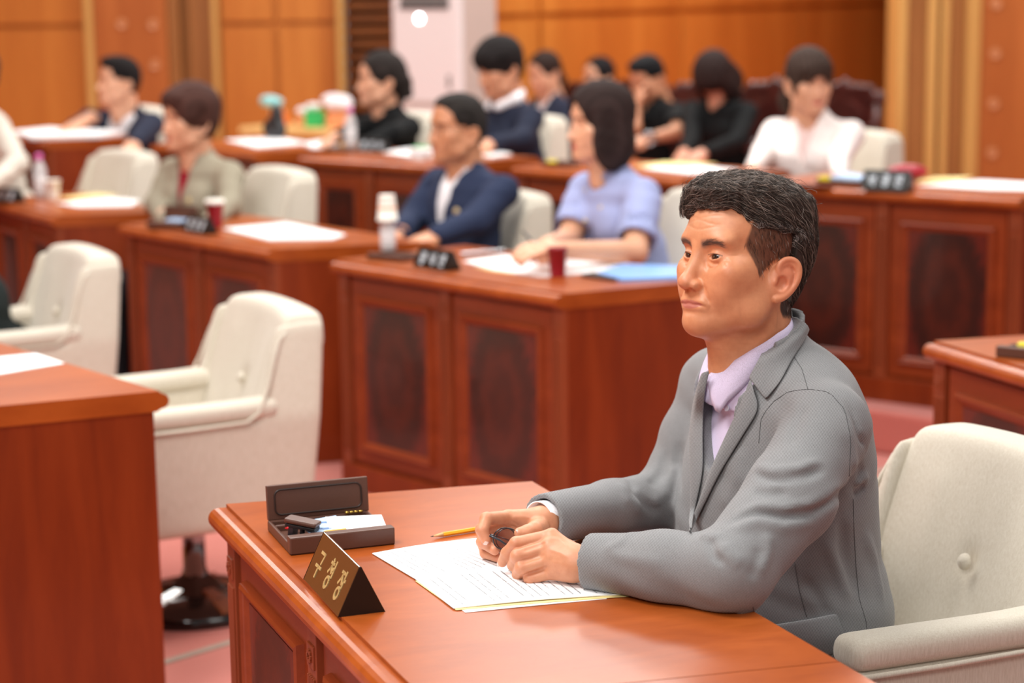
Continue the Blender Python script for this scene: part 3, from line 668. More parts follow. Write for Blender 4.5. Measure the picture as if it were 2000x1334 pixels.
# ================================================================== HEADS (head frame: x forward, y left, z up, origin between the ears at eye level)
SK = lambda c: np.array(lin(c)[:3])
def head_vol(h=0.003, fem=0.0, detail=True, neck=(-0.055, 0, -0.20), neck_r=(0.056, 0.060), width=1.0, eyes_closed=False):
    v = Vol((-0.14, -0.115, -0.235), (0.145, 0.115, 0.145), h)
    w = width
    v.ell((-0.012, 0, 0.034), (0.100, 0.077 * w, 0.084), 0.01)
    v.ell((0.022, 0, 0.040), (0.0645, 0.066 * w, 0.064), 0.02)                       # forehead
    v.ell((0.034, 0, -0.030), (0.056, 0.0625 * w, 0.062), 0.025)                    # mid face
    v.ell((0.052, 0, -0.078), (0.036, 0.040 * w, 0.036), 0.022)                     # muzzle / chin mass
    for s in (1, -1):
        v.cap((-0.004, s * 0.062 * w, -0.055), (0.020, s * 0.056 * w, -0.082), 0.0105, 0.0125, 0.03)      # ramus
        v.ell((0.030, s * 0.0495 * w, -0.050), (0.036, 0.0150, 0.034), 0.03)
        v.cap((0.020, s * 0.056 * w, -0.082), (0.070, s * 0.014, -0.104), 0.015, 0.014, 0.03)     # jaw line
        v.ell((0.050, s * 0.048 * w, -0.022), (0.028, 0.022, 0.020), 0.025)         # cheekbone
        v.ell((0.068, s * 0.030, 0.024), (0.018, 0.026, 0.010), 0.02)               # brow ridge
        v.ell((0.062, s * 0.034, -0.052), (0.020, 0.018, 0.022), 0.02)              # cheek beside the mouth
    v.ell((0.077, 0, -0.101), (0.015, 0.019, 0.0145), 0.015)                        # chin
    v.cap((-0.030, 0, -0.050), neck, neck_r[0] * (1 - .14 * fem), neck_r[1] * (1 - .16 * fem), 0.03)     # neck
    v.cap((0.018, 0, -0.110), (0.0, 0, -0.19), 0.030, 0.036, 0.03)                  # throat
    for s in (1, -1):
        v.line([(-0.035, s * 0.062, -0.075), (-0.012, s * 0.045, -0.13), (0.02, s * 0.018, -0.20)], 0.012, 0.004)
        v.ell((0.094, s * 0.034, 0.000), (0.016, 0.021, 0.0135), 0.018, 's')        # sockets
        v.bump((0.05, s * 0.068, 0.02), (0.02, 0.016, 0.022), -0.003)               # temple
    # nose
    v.cap((0.082, 0, 0.010), (0.1010, 0, -0.035), 0.0062, 0.0098, 0.014)
    v.ell((0.1035, 0, -0.0420), (0.0125, 0.0135, 0.0105), 0.008)
    for s in (1, -1):
        v.ell((0.0935, s * 0.0145, -0.0455), (0.0115, 0.0082, 0.0078), 0.005)
    # lips
    v.ell((0.0815, 0, -0.0705), (0.012, 0.030, 0.017), 0.014)
    v.ell((0.0885, 0.001, -0.0700), (0.0066, 0.0265, 0.0044), 0.005)
    v.ell((0.0875, 0.001, -0.0795), (0.0066, 0.0225, 0.0048), 0.005)
    if detail:
        for s in (1, -1):
            v.ell((0.0990, s * 0.0088, -0.0530), (0.0068, 0.0044, 0.0042), 0.002, 's')       # nostril
            v.line([(0.094, s * 0.0205, -0.036), (0.089, s * 0.0235, -0.047), (0.0875, s * 0.021, -0.052)], 0.0035, -0.0016)
            v.line([(0.092, s * 0.021, -0.050), (0.083, s * 0.031, -0.068), (0.076, s * 0.033, -0.082)], 0.005, -0.0013)   # nasolabial fold
            v.line([(0.098, s * 0.0035, -0.054), (0.097, s * 0.0035, -0.064)], 0.002, 0.0006)
        onf = lambda ps, r_, a_: v.line([(v.face_x(y, z), y, z) for y, z in ps], r_, a_)
        onf([(y, -0.0742 - .0022 * (abs(y) / .03) ** 2 + .0008 * math.cos(y * 300)) for y in np.linspace(-.030, .030, 13)], 0.0017, -0.0026)
        for s in (1, -1):
            onf([(s * y, z) for y, z in ((.020, -.044), (.027, -.052), (.033, -.062), (.037, -.072))], 0.0040, -0.0018)
            onf([(s * y, z) for y, z in ((.019, -.012), (.027, -.0175), (.037, -.0165), (.045, -.010))], 0.0022, -0.0012)
            onf([(s * y, z) for y, z in ((.022, -.0075), (.032, -.0115), (.044, -.0075))], 0.0016, -0.0008)
            onf([(s * y, z) for y, z in ((.016, -.006), (.021, -.016), (.028, -.024))], 0.0030, -0.0012)
        v.bump((0.090, 0, -0.0875), (0.01, 0.016, 0.0045), -0.0022)
        # eyes: lid ball, almond opening, folds
        for s in (1, -1):
            ec = (0.0695, s * 0.0325, 0.0)
            v.ell(ec, (0.0142, 0.0160, 0.0132), 0.004)
            v.line([(0.0775, s * 0.018, 0.0035), (0.0835, s * 0.027, 0.0082), (0.0815, s * 0.039, 0.0078), (0.074, s * 0.048, 0.0020)], 0.0022, -0.0014)
            v.line([(0.0795, s * 0.020, -0.0085), (0.0815, s * 0.032, -0.0125), (0.0745, s * 0.045, -0.0095)], 0.0028, -0.0014)
            v.line([(0.0805, s * 0.020, -0.010), (0.0790, s * 0.033, -0.0155), (0.071, s * 0.046, -0.012)], 0.0035, 0.0014); v.line([(0.0815, s * 0.019, -0.014), (0.0790, s * 0.033, -0.0215), (0.070, s * 0.046, -0.018)], 0.0022, -0.0008)
            if not eyes_closed:
                v.ell((0.0840, s * 0.0325, -0.0006), (0.0105, 0.0140, 0.0037), 0.0012, 's', R=Matrix.Rotation(s * 0.12, 3, 'X') @ Matrix.Rotation(s * 0.30, 3, 'Z'))
    # ears
    for s in (1, -1):
        R = Matrix.Rotation(-s * 0.36, 3, 'Z') @ Matrix.Rotation(-0.20, 3, 'Y')
        c = np.array((-0.0205, s * 0.0785 * w, -0.0285))
        RR = np.array(R)
        def q(p): return tuple(c + RR @ np.array(p))
        #Q
        v.ell(c, (0.0205, 0.0078, 0.032), 0.006, R=R); v.ell(q((0.010, -s * 0.004, -0.004)), (0.012, 0.006, 0.022), 0.008, R=R)
        rim = [q((0.004, s * 0.004, 0.002)), q((0.014, s * 0.003, 0.012)), q((0.014, s * 0.004, 0.024)), q((0.006, s * 0.005, 0.0325)), q((-0.006, s * 0.006, 0.0345)), q((-0.016, s * 0.006, 0.028)), q((-0.0205, s * 0.006, 0.014)), q((-0.0195, s * 0.005, 0.0)), q((-0.014, s * 0.004, -0.014)), q((-0.005, s * 0.003, -0.026)), q((0.005, s * 0.002, -0.031))]
        rim = [np.array(p_) for p_ in rim]
        for _ in range(2): rim = [rim[0]] + [x_ for i_ in range(len(rim) - 1) for x_ in (rim[i_] * .75 + rim[i_ + 1] * .25, rim[i_] * .25 + rim[i_ + 1] * .75)] + [rim[-1]]
        v.chain([tuple(c + (np.array(p_) - c) * .80 - RR @ np.array((0, s * .0015, 0))) for p_ in rim[6:]], [.0042] * (len(rim) - 6), 0.003); v.chain(rim, list(np.interp(np.linspace(0, 1, len(rim)), [0, .1, .7, .85, 1], [.0026, .0033, .0036, .0044, .0056])), 0.003)
        if detail:
            v.ell(q((0.003, s * 0.0075, -0.006)), (0.0095, 0.0065, 0.0110), 0.004, 's', R=R)
            v.line([q((0.008, s * .005, 0.024)), q((-0.004, s * .005, 0.026)), q((-0.0135, s * .005, 0.016)), q((-0.0135, s * .005, 0.0)), q((-0.010, s * .005, -0.010))], 0.0028, -0.0018)
            v.line([q((0.002, s * .005, 0.017)), q((-0.0075, s * .005, 0.010)), q((-0.0085, s * .005, -0.006)), q((-0.003, s * .005, -0.017)), q((0.004, s * .004, -0.019))], 0.0028, 0.0018)
            v.ell(q((0.0135, s * 0.003, -0.006)), (0.004, 0.004, 0.006), 0.003, R=R)
    return v
def brow_col(P, C, brow, s_arch=1.0, amt=0.9):
    for s in (1, -1):
        y = P[:, 1] * s; t = np.clip((y - 0.013) / 0.038, 0, 1)
        zc = 0.0165 + 0.0075 * np.sin(t * math.pi * 0.80) * s_arch - 0.004 * t; hw = 0.0066 * (1 - 0.50 * t)
        m = (P[:, 0] > 0.04) * np.clip(1.4 - np.abs(P[:, 2] - zc) / hw, 0, 1) * np.clip((y - 0.010) / 0.005, 0, 1) * np.clip((0.055 - y) / 0.006, 0, 1)
        C[:] = C * (1 - amt * m[:, None]) + brow * (amt * m[:, None])
def lip_col(P, C, col, amt=0.75):
    zc = -0.0742; y = np.abs(P[:, 1]); top = 0.0062 * np.clip(1 - (y / 0.0275) ** 2, 0, 1) ** 0.7 - 0.001 * (y < 0.003); bot = 0.0078 * np.clip(1 - (y / 0.025) ** 2, 0, 1) ** 0.8
    d = P[:, 2] - zc; m = (P[:, 0] > 0.075) * np.where(d > 0, np.clip((top - d) / 0.0012 + 0.5, 0, 1), np.clip((bot + d) / 0.0014 + 0.5, 0, 1)) * (y < 0.028)
    C[:] = C * (1 - amt * m[:, None]) + col * (amt * m[:, None])
def eye_parts(parent, T, scale=1.0, look=0.0):
    """eyeballs as children; T maps head frame to parent frame"""
    for s in (1, -1):
        r = 0.0124
        m = MB(); prof = [(r * math.sin(a), r * math.cos(a)) for a in np.linspace(0.0, math.pi, 20)]
        m.lathe([(max(p[0], 0), p[1]) for p in prof], 28)
        o = m.build('eyeball', 'eye_white', parent, smo=True)
        o.matrix_local = T @ Matrix.Translation((0.0695, s * 0.0325, 0.0)) @ Matrix.Rotation(math.pi / 2, 4, 'Y') @ Matrix.Rotation(0, 4, 'Z')
        m = MB(); ir = 0.0060; k = [(0, r + .00035), (0.0024, r + .0003), (0.0026, r + .00028), (0.0058, math.sqrt(r * r - 0.0058 ** 2) + .0003), (ir, math.sqrt(r * r - ir ** 2) - .0002)]
        m.lathe([(0.0025, math.sqrt(r * r - 0.0025 ** 2) + .0002), (0.0045, math.sqrt(r * r - .0045 ** 2) + .0002), (0.0070, math.sqrt(r * r - .007 ** 2) + .00005), (0.0072, math.sqrt(r * r - .0072 ** 2) - .0004)], 24)
        i = m.build('iris', 'iris', o, smo=True); i.rotation_euler = (look * 1.0, 0, 0)
        m = MB(); m.lathe([(0, r + .0003), (0.0026, math.sqrt(r * r - 0.0026 ** 2) + .0002)], 16)
        p = m.build('pupil', 'pupil', o, smo=True); p.rotation_euler = (look * 1.0, 0, 0)

# ------------------------------------------------------------------ strands following a volume
def strands(vol, roots, flow, n=9, step=0.008, width=0.00035, lift=0.0015, seed=1, fall=0.0, curl=0.0, cols=None, tipup=0.0, lo_lift=0.0):
    rng = np.random.default_rng(seed); P = roots.copy(); N = len(P); pts = [P.copy()]; ln = rng.uniform(0.6, 1.25, (N, 1))
    jit = rng.normal(0, 1, (N, 3)) * curl; lf = (lo_lift + rng.random((N, 1)) * lift)
    for i in range(n - 1):
        g = vol.grad(P, 0.004); fl = flow(P) + jit; fl = fl / np.maximum(np.linalg.norm(fl, axis=1, keepdims=True), 1e-6)
        fl = fl - (fl * g).sum(1, keepdims=True) * g; fl /= np.maximum(np.linalg.norm(fl, axis=1, keepdims=True), 1e-6)
        P = P + fl * step * ln; d = vol.sample(P)[:, None]; t = (i + 1) / (n - 1)
        P = P - g * (d - lf * (math.sin(t * 2.2) + tipup * t * t)) * 0.9; P[:, 2] -= fall * t
        pts.append(P.copy())
    pts = np.stack(pts, 1)                                   # N,n,3
    T = np.gradient(pts, axis=1); T /= np.maximum(np.linalg.norm(T, axis=2, keepdims=True), 1e-9)
    a = np.cross(T, np.array([0.3, 0.2, 0.93])); a /= np.maximum(np.linalg.norm(a, axis=2, keepdims=True), 1e-9); b = np.cross(T, a)
    w = width * np.sin(np.linspace(0.35, math.pi - 0.12, n)) ** 0.7; w = w[None, :, None] * rng.uniform(0.6, 1.3, (N, 1, 1))
    ring = [pts + (a * math.cos(q) + b * math.sin(q)) * w for q in (0, 2.094, 4.189)]
    V = np.stack(ring, 2).reshape(-1, 3)                      # N,n,3rings
    base = (np.arange(N) * n * 3)[:, None, None, None]; i = (np.arange(n - 1) * 3)[None, :, None, None]; k = np.arange(3)[None, None, :, None]; k2 = (k + 1) % 3
    F = np.concatenate([base + i + k, base + i + k2, base + i + 3 + k2, base + i + 3 + k], 3).reshape(-1, 4)
    C = None
    if cols is not None:
        C = np.repeat(cols(rng, N), n * 3, axis=0)
    return V, F, C
def surface_points(V, F, n, mask, rng):
    A = V[F[:, 0]]; B = V[F[:, 1]]; Cc = V[F[:, 2]]; D = V[F[:, 3]]; cen = (A + B + Cc + D) / 4; w = np.linalg.norm(np.cross(Cc - A, D - B), axis=1) * mask(cen)
    idx = rng.choice(len(F), n, p=w / w.sum()); u = rng.random((n, 1)); v = rng.random((n, 1))
    return (A[idx] * (1 - u) + B[idx] * u) * (1 - v) + (D[idx] * (1 - u) + Cc[idx] * u) * v
# ================================================================== THE MAN IN THE GREY SUIT
HEADC = aty(1449, 505, 3.05); HF = -148.5; HP = 8.0
HR = 3.5
def head_matrix(c, fdeg, pitch=0.0, roll=0.0):
    return Matrix.Translation(c) @ Matrix.Rotation(math.radians(fdeg), 4, 'Z') @ Matrix.Rotation(-math.radians(pitch), 4, 'Y') @ Matrix.Rotation(math.radians(roll), 4, 'X')
def xf(Mx, V):
    A = np.array(Mx); return V @ A[:3, :3].T + A[:3, 3]
HM = head_matrix(HEADC, HF, HP, HR)
man = empty('person', (0.49, 3.09, 0.0)); tag(man, 'man in a grey suit and lilac shirt in the foreground, hands holding folded glasses', 'person')
man.location = (0.487, 3.087, 0); man.rotation_euler = (0, 0, math.radians(-155))
MM = Matrix.Translation((0.487, 3.087, 0)) @ Matrix.Rotation(math.radians(-155), 4, 'Z'); MI = MM.inverted()
hv = head_vol(0.0014, neck=(-0.050, 0, -0.225), neck_r=(0.055, 0.060), width=1.0)
for s in (1, -1):          # crow's feet, forehead lines
    for k in range(3): hv.line([(hv.face_x(s * y_, z_), s * y_, z_) for y_, z_ in ((.051, .001 - .005 * k), (.056, .002 - .007 * k), (.061, .004 - .010 * k))], 0.0014, -0.0007)
for z in (0.042, 0.051, 0.059): hv.line([(hv.face_x(y_, z + .003 * math.sin(y_ * 90 + z * 400)), y_, z + .003 * math.sin(y_ * 90 + z * 400)) for y_ in np.linspace(-.04, .044, 9)], 0.0018, -0.0008)
V, F = hv.mesh(1); HV, HFc = V, F
C = np.tile(SK((220, 150, 108)), (len(V), 1))
def mixc(C, m, col): C[:] = C * (1 - m[:, None]) + SK(col) * m[:, None]
g = lambda c, r: np.exp(-(((V - np.array(c)) / np.array(r)) ** 2).sum(1))
for s in (1, -1):
    mixc(C, 0.55 * g((0.055, s * .045, -.035), (.03, .022, .028)), (214, 132, 96)); mixc(C, 0.7 * g((-0.02, s * .085, -.02), (.03, .014, .035)), (218, 128, 98))
mixc(C, 0.5 * g((0.11, 0, -.04), (.02, .02, .014)), (216, 138, 108)); mixc(C, 0.35 * g((0.07, 0, -.085), (.04, .05, .022)), (196, 142, 112))
mixc(C, 0.5 * g((0.08, 0, .05), (.03, .06, .025)), (232, 178, 140))
brow_col(V, C, SK((124, 102, 88)), 0.9, 0.75); lip_col(V, C, SK((188, 108, 100)), 0.8)
for s in (1, -1):                                   # lash line
    m_ = (V[:, 0] > 0.072) * np.clip(1 - np.abs(V[:, 2] - (0.0042 - 0.0018 * ((V[:, 1] * s - 0.0325) / .0125) ** 2)) / 0.0014, 0, 1) * (np.abs(V[:, 1] * s - 0.0325) < 0.0150)
    mixc(C, 0.8 * m_, (60, 40, 34))
# clipped sides: stubble coloured on the skin from temple to nape
def side_mask(P):
    x, y, z = P[:, 0], np.abs(P[:, 1]), P[:, 2]
    front = 0.0475 - 0.53 * np.clip(0.020 - z, 0, 1) - 0.25 * np.clip(z - 0.03, 0, 1)          # temple line
    low = np.minimum(-0.031 + 1.05 * np.clip(0.022 - x, 0, 1), 0.0)
    a = np.clip((front - x) / 0.004, 0, 1) * np.clip((z - low) / 0.005, 0, 1) * (x > -0.050)
    nape = -0.118 + 0.0 * x
    b = np.clip((-0.034 - x) / 0.004, 0, 1) * np.clip((z - (-0.088 + 0.9 * np.clip(x + 0.045, 0, 1) * 1.5)) / 0.008, 0, 1)
    return np.clip(np.maximum(a, b), 0, 1)
ear_m = ((np.abs(V[:, 1]) > 0.0795) & (V[:, 0] < 0.002) & (V[:, 0] > -0.045) & (V[:, 2] < 0.014) & (V[:, 2] > -0.06))
mixc(C, 0.86 * side_mask(V) * (~ear_m), (80, 50, 38)); mixc(C, 0.9 * side_mask(V) * (V[:, 0] < -0.034) * (~ear_m), (44, 36, 32))
HW = (MI @ HM)
# body skin: neck down to chest plus both hands, one surface per region merged in one mesh
headV = xf(HW, V)
# ---- hair
hh = head_vol(0.0028, detail=False)
hair = Vol((-0.16, -0.12, -0.13), (0.15, 0.12, 0.17), 0.002)
hair.ell((-0.014, 0, 0.040), (0.1035, 0.0830, 0.0885), 0.01)
hair.ell((-0.045, 0, 0.022), (0.0730, 0.078, 0.080), 0.015)
hair.ell((-0.046, 0, -0.035), (0.052, 0.057, 0.055), 0.02)
hair.ell((-0.020, 0.0, 0.086), (0.094, 0.070, 0.032), 0.03)
hair.ell((0.032, 0.0, 0.098), (0.060, 0.062, 0.024), 0.025)
hair.ell((0.064, -0.006, 0.094), (0.022, 0.050, 0.020), 0.02)
X, Y, Z = hair._xyz((slice(None),) * 3)
# cut away face, temples and the ear region
zl = 0.072 - 1.1 * np.clip(np.abs(Y) - 0.050, 0, 1) - 0.35 * np.clip(-Y - 0.02, 0, 1)
cut = np.where((X > 0.030), Z - zl, np.where(X > -0.038, Z - (0.052 - 0.12 * np.clip(0.02 - X, 0, 1)), Z + 0.101 - 0.5 * np.clip(X + 0.075, 0, 1)))
hair.d = -sminp(-hair.d, cut.astype(np.float32), 0.006); hair.ell((0.079, -0.030, 0.078), (0.010, 0.018, 0.017), 0.012); hair.ell((0.082, -0.036, 0.068), (0.006, 0.012, 0.015), 0.01); hair.blur(2)
rng = np.random.default_rng(5)
hair.d += (0.0022 * np.sin(X * 160 + 9 * np.sin(Y * 60)) * np.sin(Y * 230 + X * 60) * (Z > 0.03)).astype(np.float32)
hV, hF = hair.mesh(1)
hC = np.tile(SK((46, 38, 33)), (len(hV), 1))
def flow(P):
    x, y, z = P[:, 0], P[:, 1], P[:, 2]; f = np.zeros_like(P)
    f[:, 0] = -1.0; f[:, 1] = 0.45 * np.clip(y / 0.05, -1, 1) + 0.15 + 0.25 * np.sin(x * 60 + y * 30); f[:, 2] = -0.35 - 0.6 * np.clip(-x / 0.06, 0, 1)
    fr = np.clip((x - 0.060) / 0.03, 0, 1); f[:, 0] += 0.6 * fr; f[:, 1] += 0.5 * fr; f[:, 2] += 1.0 * fr * (z < 0.10)
    return f
def cols_top(rng, N):
    g = rng.random(N); c = np.where((g > 0.935)[:, None], SK((176, 160, 150)), np.where((g > 0.62)[:, None], SK((120, 102, 92)), SK((60, 49, 43))))
    return c * rng.uniform(0.7, 1.2, (N, 1))
roots = surface_points(hV, hF, 9000, lambda c: ((c[:, 2] > 0.035) | (c[:, 0] < -0.05)) * 1.0 + 0.02 + 0.8 * (c[:, 2] > 0.08), rng)
sV, sF, sC = strands(hair, roots, flow, 9, 0.0062, 0.00036, 0.0045, 3, curl=0.22, cols=cols_top)
# quiff: strands from the hairline rising and flopping over the forehead edge
r2 = surface_points(hV, hF, 900, lambda c: (c[:, 0] > 0.070) * 1.0 * (c[:, 2] > 0.07), rng)
def flow2(P):
    f = np.zeros_like(P); f[:, 0] = 0.7; f[:, 1] = -0.5 + 0.4 * np.sin(P[:, 1] * 120); f[:, 2] = -0.35; return f
s2V, s2F, s2C = strands(hair, r2, flow2, 7, 0.0045, 0.00034, 0.003, 4, curl=0.25, cols=cols_top, tipup=0.4)
# stray hairs on top
r3 = surface_points(hV, hF, 260, lambda c: (c[:, 2] > 0.085) * 1.0, rng)
s3V, s3F, s3C = strands(hair, r3, flow, 8, 0.006, 0.00022, 0.010, 6, curl=0.7, cols=cols_top, tipup=0.6)
# clipped side hairs standing on the skin
ms = lambda c: side_mask(c) * (np.abs(c[:, 1]) < 0.0795) + 1e-6 + side_mask(c) * (c[:, 2] > 0.014)
r4 = surface_points(HV, HFc, 4200, ms, rng)
def flow4(P):
    f = np.zeros_like(P); f[:, 0] = -0.35; f[:, 2] = -1; return f
def cols_side(rng, N):
    g = rng.random(N); c = np.where((g > 0.93)[:, None], SK((190, 176, 168)), np.where((g > 0.6)[:, None], SK((116, 80, 62)), SK((72, 50, 40))))
    return c * rng.uniform(0.8, 1.2, (N, 1))
s4V, s4F, s4C = strands(hv, r4, flow4, 4, 0.0028, 0.00028, 0.0012, 8, curl=0.25, cols=cols_side, lo_lift=0.0006)
# grey band where the long top meets the clipped side
r5 = surface_points(hV, hF, 2200, lambda c: (np.abs(c[:, 2] - 0.052 - .1 * np.clip(c[:, 0], -.1, 0)) < 0.009) * (c[:, 0] < 0.040) * (c[:, 0] > -0.08) * (c[:, 1] > 0) * 1.0 + 1e-9, rng)
s5V, s5F, s5C = strands(hair, r5, flow4, 5, 0.0030, 0.00034, 0.003, 9, curl=0.35, tipup=.5, cols=lambda rng, N: np.where((rng.random(N) > 0.55)[:, None], SK((190, 180, 176)), SK((50, 40, 36))))
hv_all = [(hV, hF), (sV, sF), (s2V, s2F), (s3V, s3F), (s4V, s4F), (s5V, s5F)]
aV, aF = merge(hv_all); aC = np.concatenate([hC, sC, s2C, s3C, s4C, s5C])
me = mesh_np('hair', xf(HW, aV), aF); setcol(me, aC); link('hair', me, 'hair', man, smo=True)
# brows as short hairs
rb = surface_points(HV, HFc, 420, lambda c: (c[:, 0] > 0.045) * np.clip(1 - np.abs(c[:, 2] - (0.0165 + 0.0075 * np.sin(np.clip((np.abs(c[:, 1]) - .013) / .038, 0, 1) * 2.5) - .004 * np.clip((np.abs(c[:, 1]) - .013) / .038, 0, 1))) / 0.0052, 0, 1) * (np.abs(c[:, 1]) > 0.012) * (np.abs(c[:, 1]) < 0.05) + 1e-9, rng)
def flowb(P):
    f = np.zeros_like(P); f[:, 1] = np.sign(P[:, 1]); f[:, 2] = 0.25; f[:, 0] = -0.3; return f
bV, bF, bC = strands(hv, rb, flowb, 5, 0.0018, 0.00010, 0.0010, 12, curl=0.2, cols=lambda rng, N: np.tile(SK((104, 88, 80)), (N, 1)))
me = mesh_np('eyebrows', xf(HW, bV), bF); setcol(me, bC); link('eyebrows', me, 'hair', man, smo=True)
eye_parts(man, HW, look=-0.22)
TESTHEAD = True
# ---- joints in the man's frame: x forward, y to his left, z up
def W2M(p): q = MI @ Vector(p); return np.array(q)
SHL, ELL, WRL = np.array((.100, .168, .952)), np.array((.350, .300, .796)), np.array((.482, .133, .786))
SHR, ELR, WRR = np.array((.080, -.180, .955)), np.array((.188, -.165, .775)), np.array((.462, -.058, .802))
DA = W2M((-0.003, 3.383, 0)); DN = np.array(MI.to_3x3() @ Vector((.930, .367, 0)))[:3]
def table_cut(v, z=0.7515, k=0.004):
    X, Y, Z = v._xyz((slice(None),) * 3); f = np.maximum((X - DA[0]) * DN[0] + (Y - DA[1]) * DN[1] - 0.010, Z - z).astype(np.float32)
    v.d = -sminp(-v.d, f, k)
def torso(v, o=0.0, k=0.05):
    v.ell((.085, 0, .850), (.112 + o, .160 + o, .180 + o), k); v.ell((.052, 0, .925), (.078 + o, .145 + o, .110 + o), k)
    v.ell((.103, 0, .730), (.116 + o, .155 + o, .170 + o), k); v.ell((.055, 0, .620), (.140 + o, .182 + o, .130 + o), k)
    v.ell((.030, .02, .760), (.075 + o, .115 + o, .180 + o), k)
def sleeves(v, o=0.0, cuff=0.0, k=0.02):
    for SH, EL, WR, s in ((SHL, ELL, WRL, 1), (SHR, ELR, WRR, -1)):
        v.cap((.070, 0, .985), SH + (0, 0, -.004), .048 + o, .054 + o, 0.04)
        md = (SH + EL) / 2 + np.array((-.012, s * .008, .000)); v.chain([SH, md, EL], [.056 + o - .005 * (s < 0), .058 + o - .008 * (s < 0), .052 + o - .008 * (s < 0)], k)
        fd = WR - EL; v.chain([EL, EL + fd * .45, WR - fd * 0.02], [.052 + o - .008 * (s < 0), .045 + o - .009 * (s < 0), .036 + o - .003 * (s < 0)], k)
jk = Vol((-0.17, -0.40, 0.49), (0.60, 0.42, 1.12), 0.0034)
torso(jk, .012); sleeves(jk, .006)
NS = .018
ncol = [(.205, .062, .955), (.165, .078, 1.000), (.105, .080, 1.038), (.045, .055, 1.068), (.022, 0, 1.078), (.045, -.055, 1.068), (.105, -.080, 1.038), (.165, -.078, 1.000), (.205, -.062, .955)]
ncol = [(a + NS * (a < .15), b, c) for a, b, c in ncol]
def cyl_cut(v, a, b, ra, rb, k=0.003): v.cap(a, b, ra, rb, k, 's')
def cuffs(v):
    for EL, WR, ro in ((ELL, WRL, .0365), (ELR, WRR, .0325)):
        d = (WR - EL) / np.linalg.norm(WR - EL)
        X, Y, Z = v._xyz((slice(None),) * 3); P = WR
        ax = (X - P[0]) * d[0] + (Y - P[1]) * d[1] + (Z - P[2]) * d[2]
        rad = np.sqrt(np.maximum((X - P[0]) ** 2 + (Y - P[1]) ** 2 + (Z - P[2]) ** 2 - ax ** 2, 0))
        end = np.where((rad < .075) & (ax > -0.05) & (ax < .055), ax, -1.0)          # flat end of the sleeve
        v.d = np.maximum(v.d, end.astype(np.float32))
        v.cap(P - d * 0.05, P + d * 0.05, ro - .002, ro, 0.002, 's')
def neck_cone(v, r0=.090, r1=.0745):
    def f(X, Y, Z):
        t = np.clip((Z - .985) / .09, 0, 1); rr = r0 + (r1 - r0) * t
        return (np.sqrt(((X - .116) / 1.06) ** 2 + (Y + .013) ** 2) - rr + 0 * Z).astype(np.float32)
    def g(X, Y, Z): return np.maximum(np.maximum(f(X, Y, Z), .96 - Z), (Z - 1.066) + 0.42 * (X - .12) + 0 * Y)
    v.comb(g, (0, -.12, .94), (.24, .12, 1.11), 0.02)
def jacket_base():
    neck_cone(jk)
    jk.cap((.112, -.013, .99), (.116, -.015, 1.16), .0675, .069, 0.004, 's')
jacket_base(); table_cut(jk); 
def bvh_of(V, F, Mx): 
    Vw = xf(Mx, V); return BVHTree.FromPolygons([tuple(p) for p in Vw], [tuple(int(i) for i in f) for f in F])
CAMP = Vector((0, 0, CH))
def cast(bvh, px, py, off=0.0, mf=True):
    d = Vector(ray(px, py)).normalized(); h = bvh.ray_cast(CAMP, d)
    if h[0] is None: return None
    p = h[0] + h[1] * off if h[1].dot(d) < 0 else h[0] - h[1] * off
    return W2M(p) if mf else np.array(p)
V0, F0 = jk.mesh(1); B0 = bvh_of(V0, F0, MM)
# opening of the jacket over the shirt, seen at these pixels
ap = cast(B0, 1384, 925); e1 = cast(B0, 1402, 838); e2 = cast(B0, 1442, 772); e3 = cast(B0, 1480, 700); f1 = cast(B0, 1384, 760)
BH = bvh_of(HV, HFc, HM)

poly = [(.026, .860), (.038, .925), (.052, .985), (.062, 1.015), (.075, 1.04), (.085, 1.2), (-.10, 1.2), (-.10, 1.04), (-.066, .985), (-.036, .93), (.006, .870)]
poly = [np.array(q, float) for q in poly]
def poly_sdf(poly, Y, Z):
    Y, Z = np.broadcast_arrays(Y, Z); d = np.full(Y.shape, 1e9); ins = np.zeros(Y.shape, bool); n = len(poly)
    for i in range(n):
        a, b = poly[i], poly[(i + 1) % n]; e = b - a; wy, wz = Y - a[0], Z - a[1]; t = np.clip((wy * e[0] + wz * e[1]) / (e @ e), 0, 1)
        d = np.minimum(d, (wy - t * e[0]) ** 2 + (wz - t * e[1]) ** 2)
        c = ((a[1] > Z) != (b[1] > Z)) & (Y < (b[0] - a[0]) * (Z - a[1]) / ((b[1] - a[1]) if abs(b[1] - a[1]) > 1e-9 else 1e-9) + a[0]); ins ^= c
    return np.where(ins, -1, 1) * np.sqrt(d)
X, Y, Z = jk._xyz((slice(None),) * 3)
ps = poly_sdf(poly, Y[0], Z[0])[None]
carve = np.maximum(ps, 0.125 - X + 0.0 * Z).astype(np.float32); jk.d = -sminp(-jk.d, carve, 0.003)
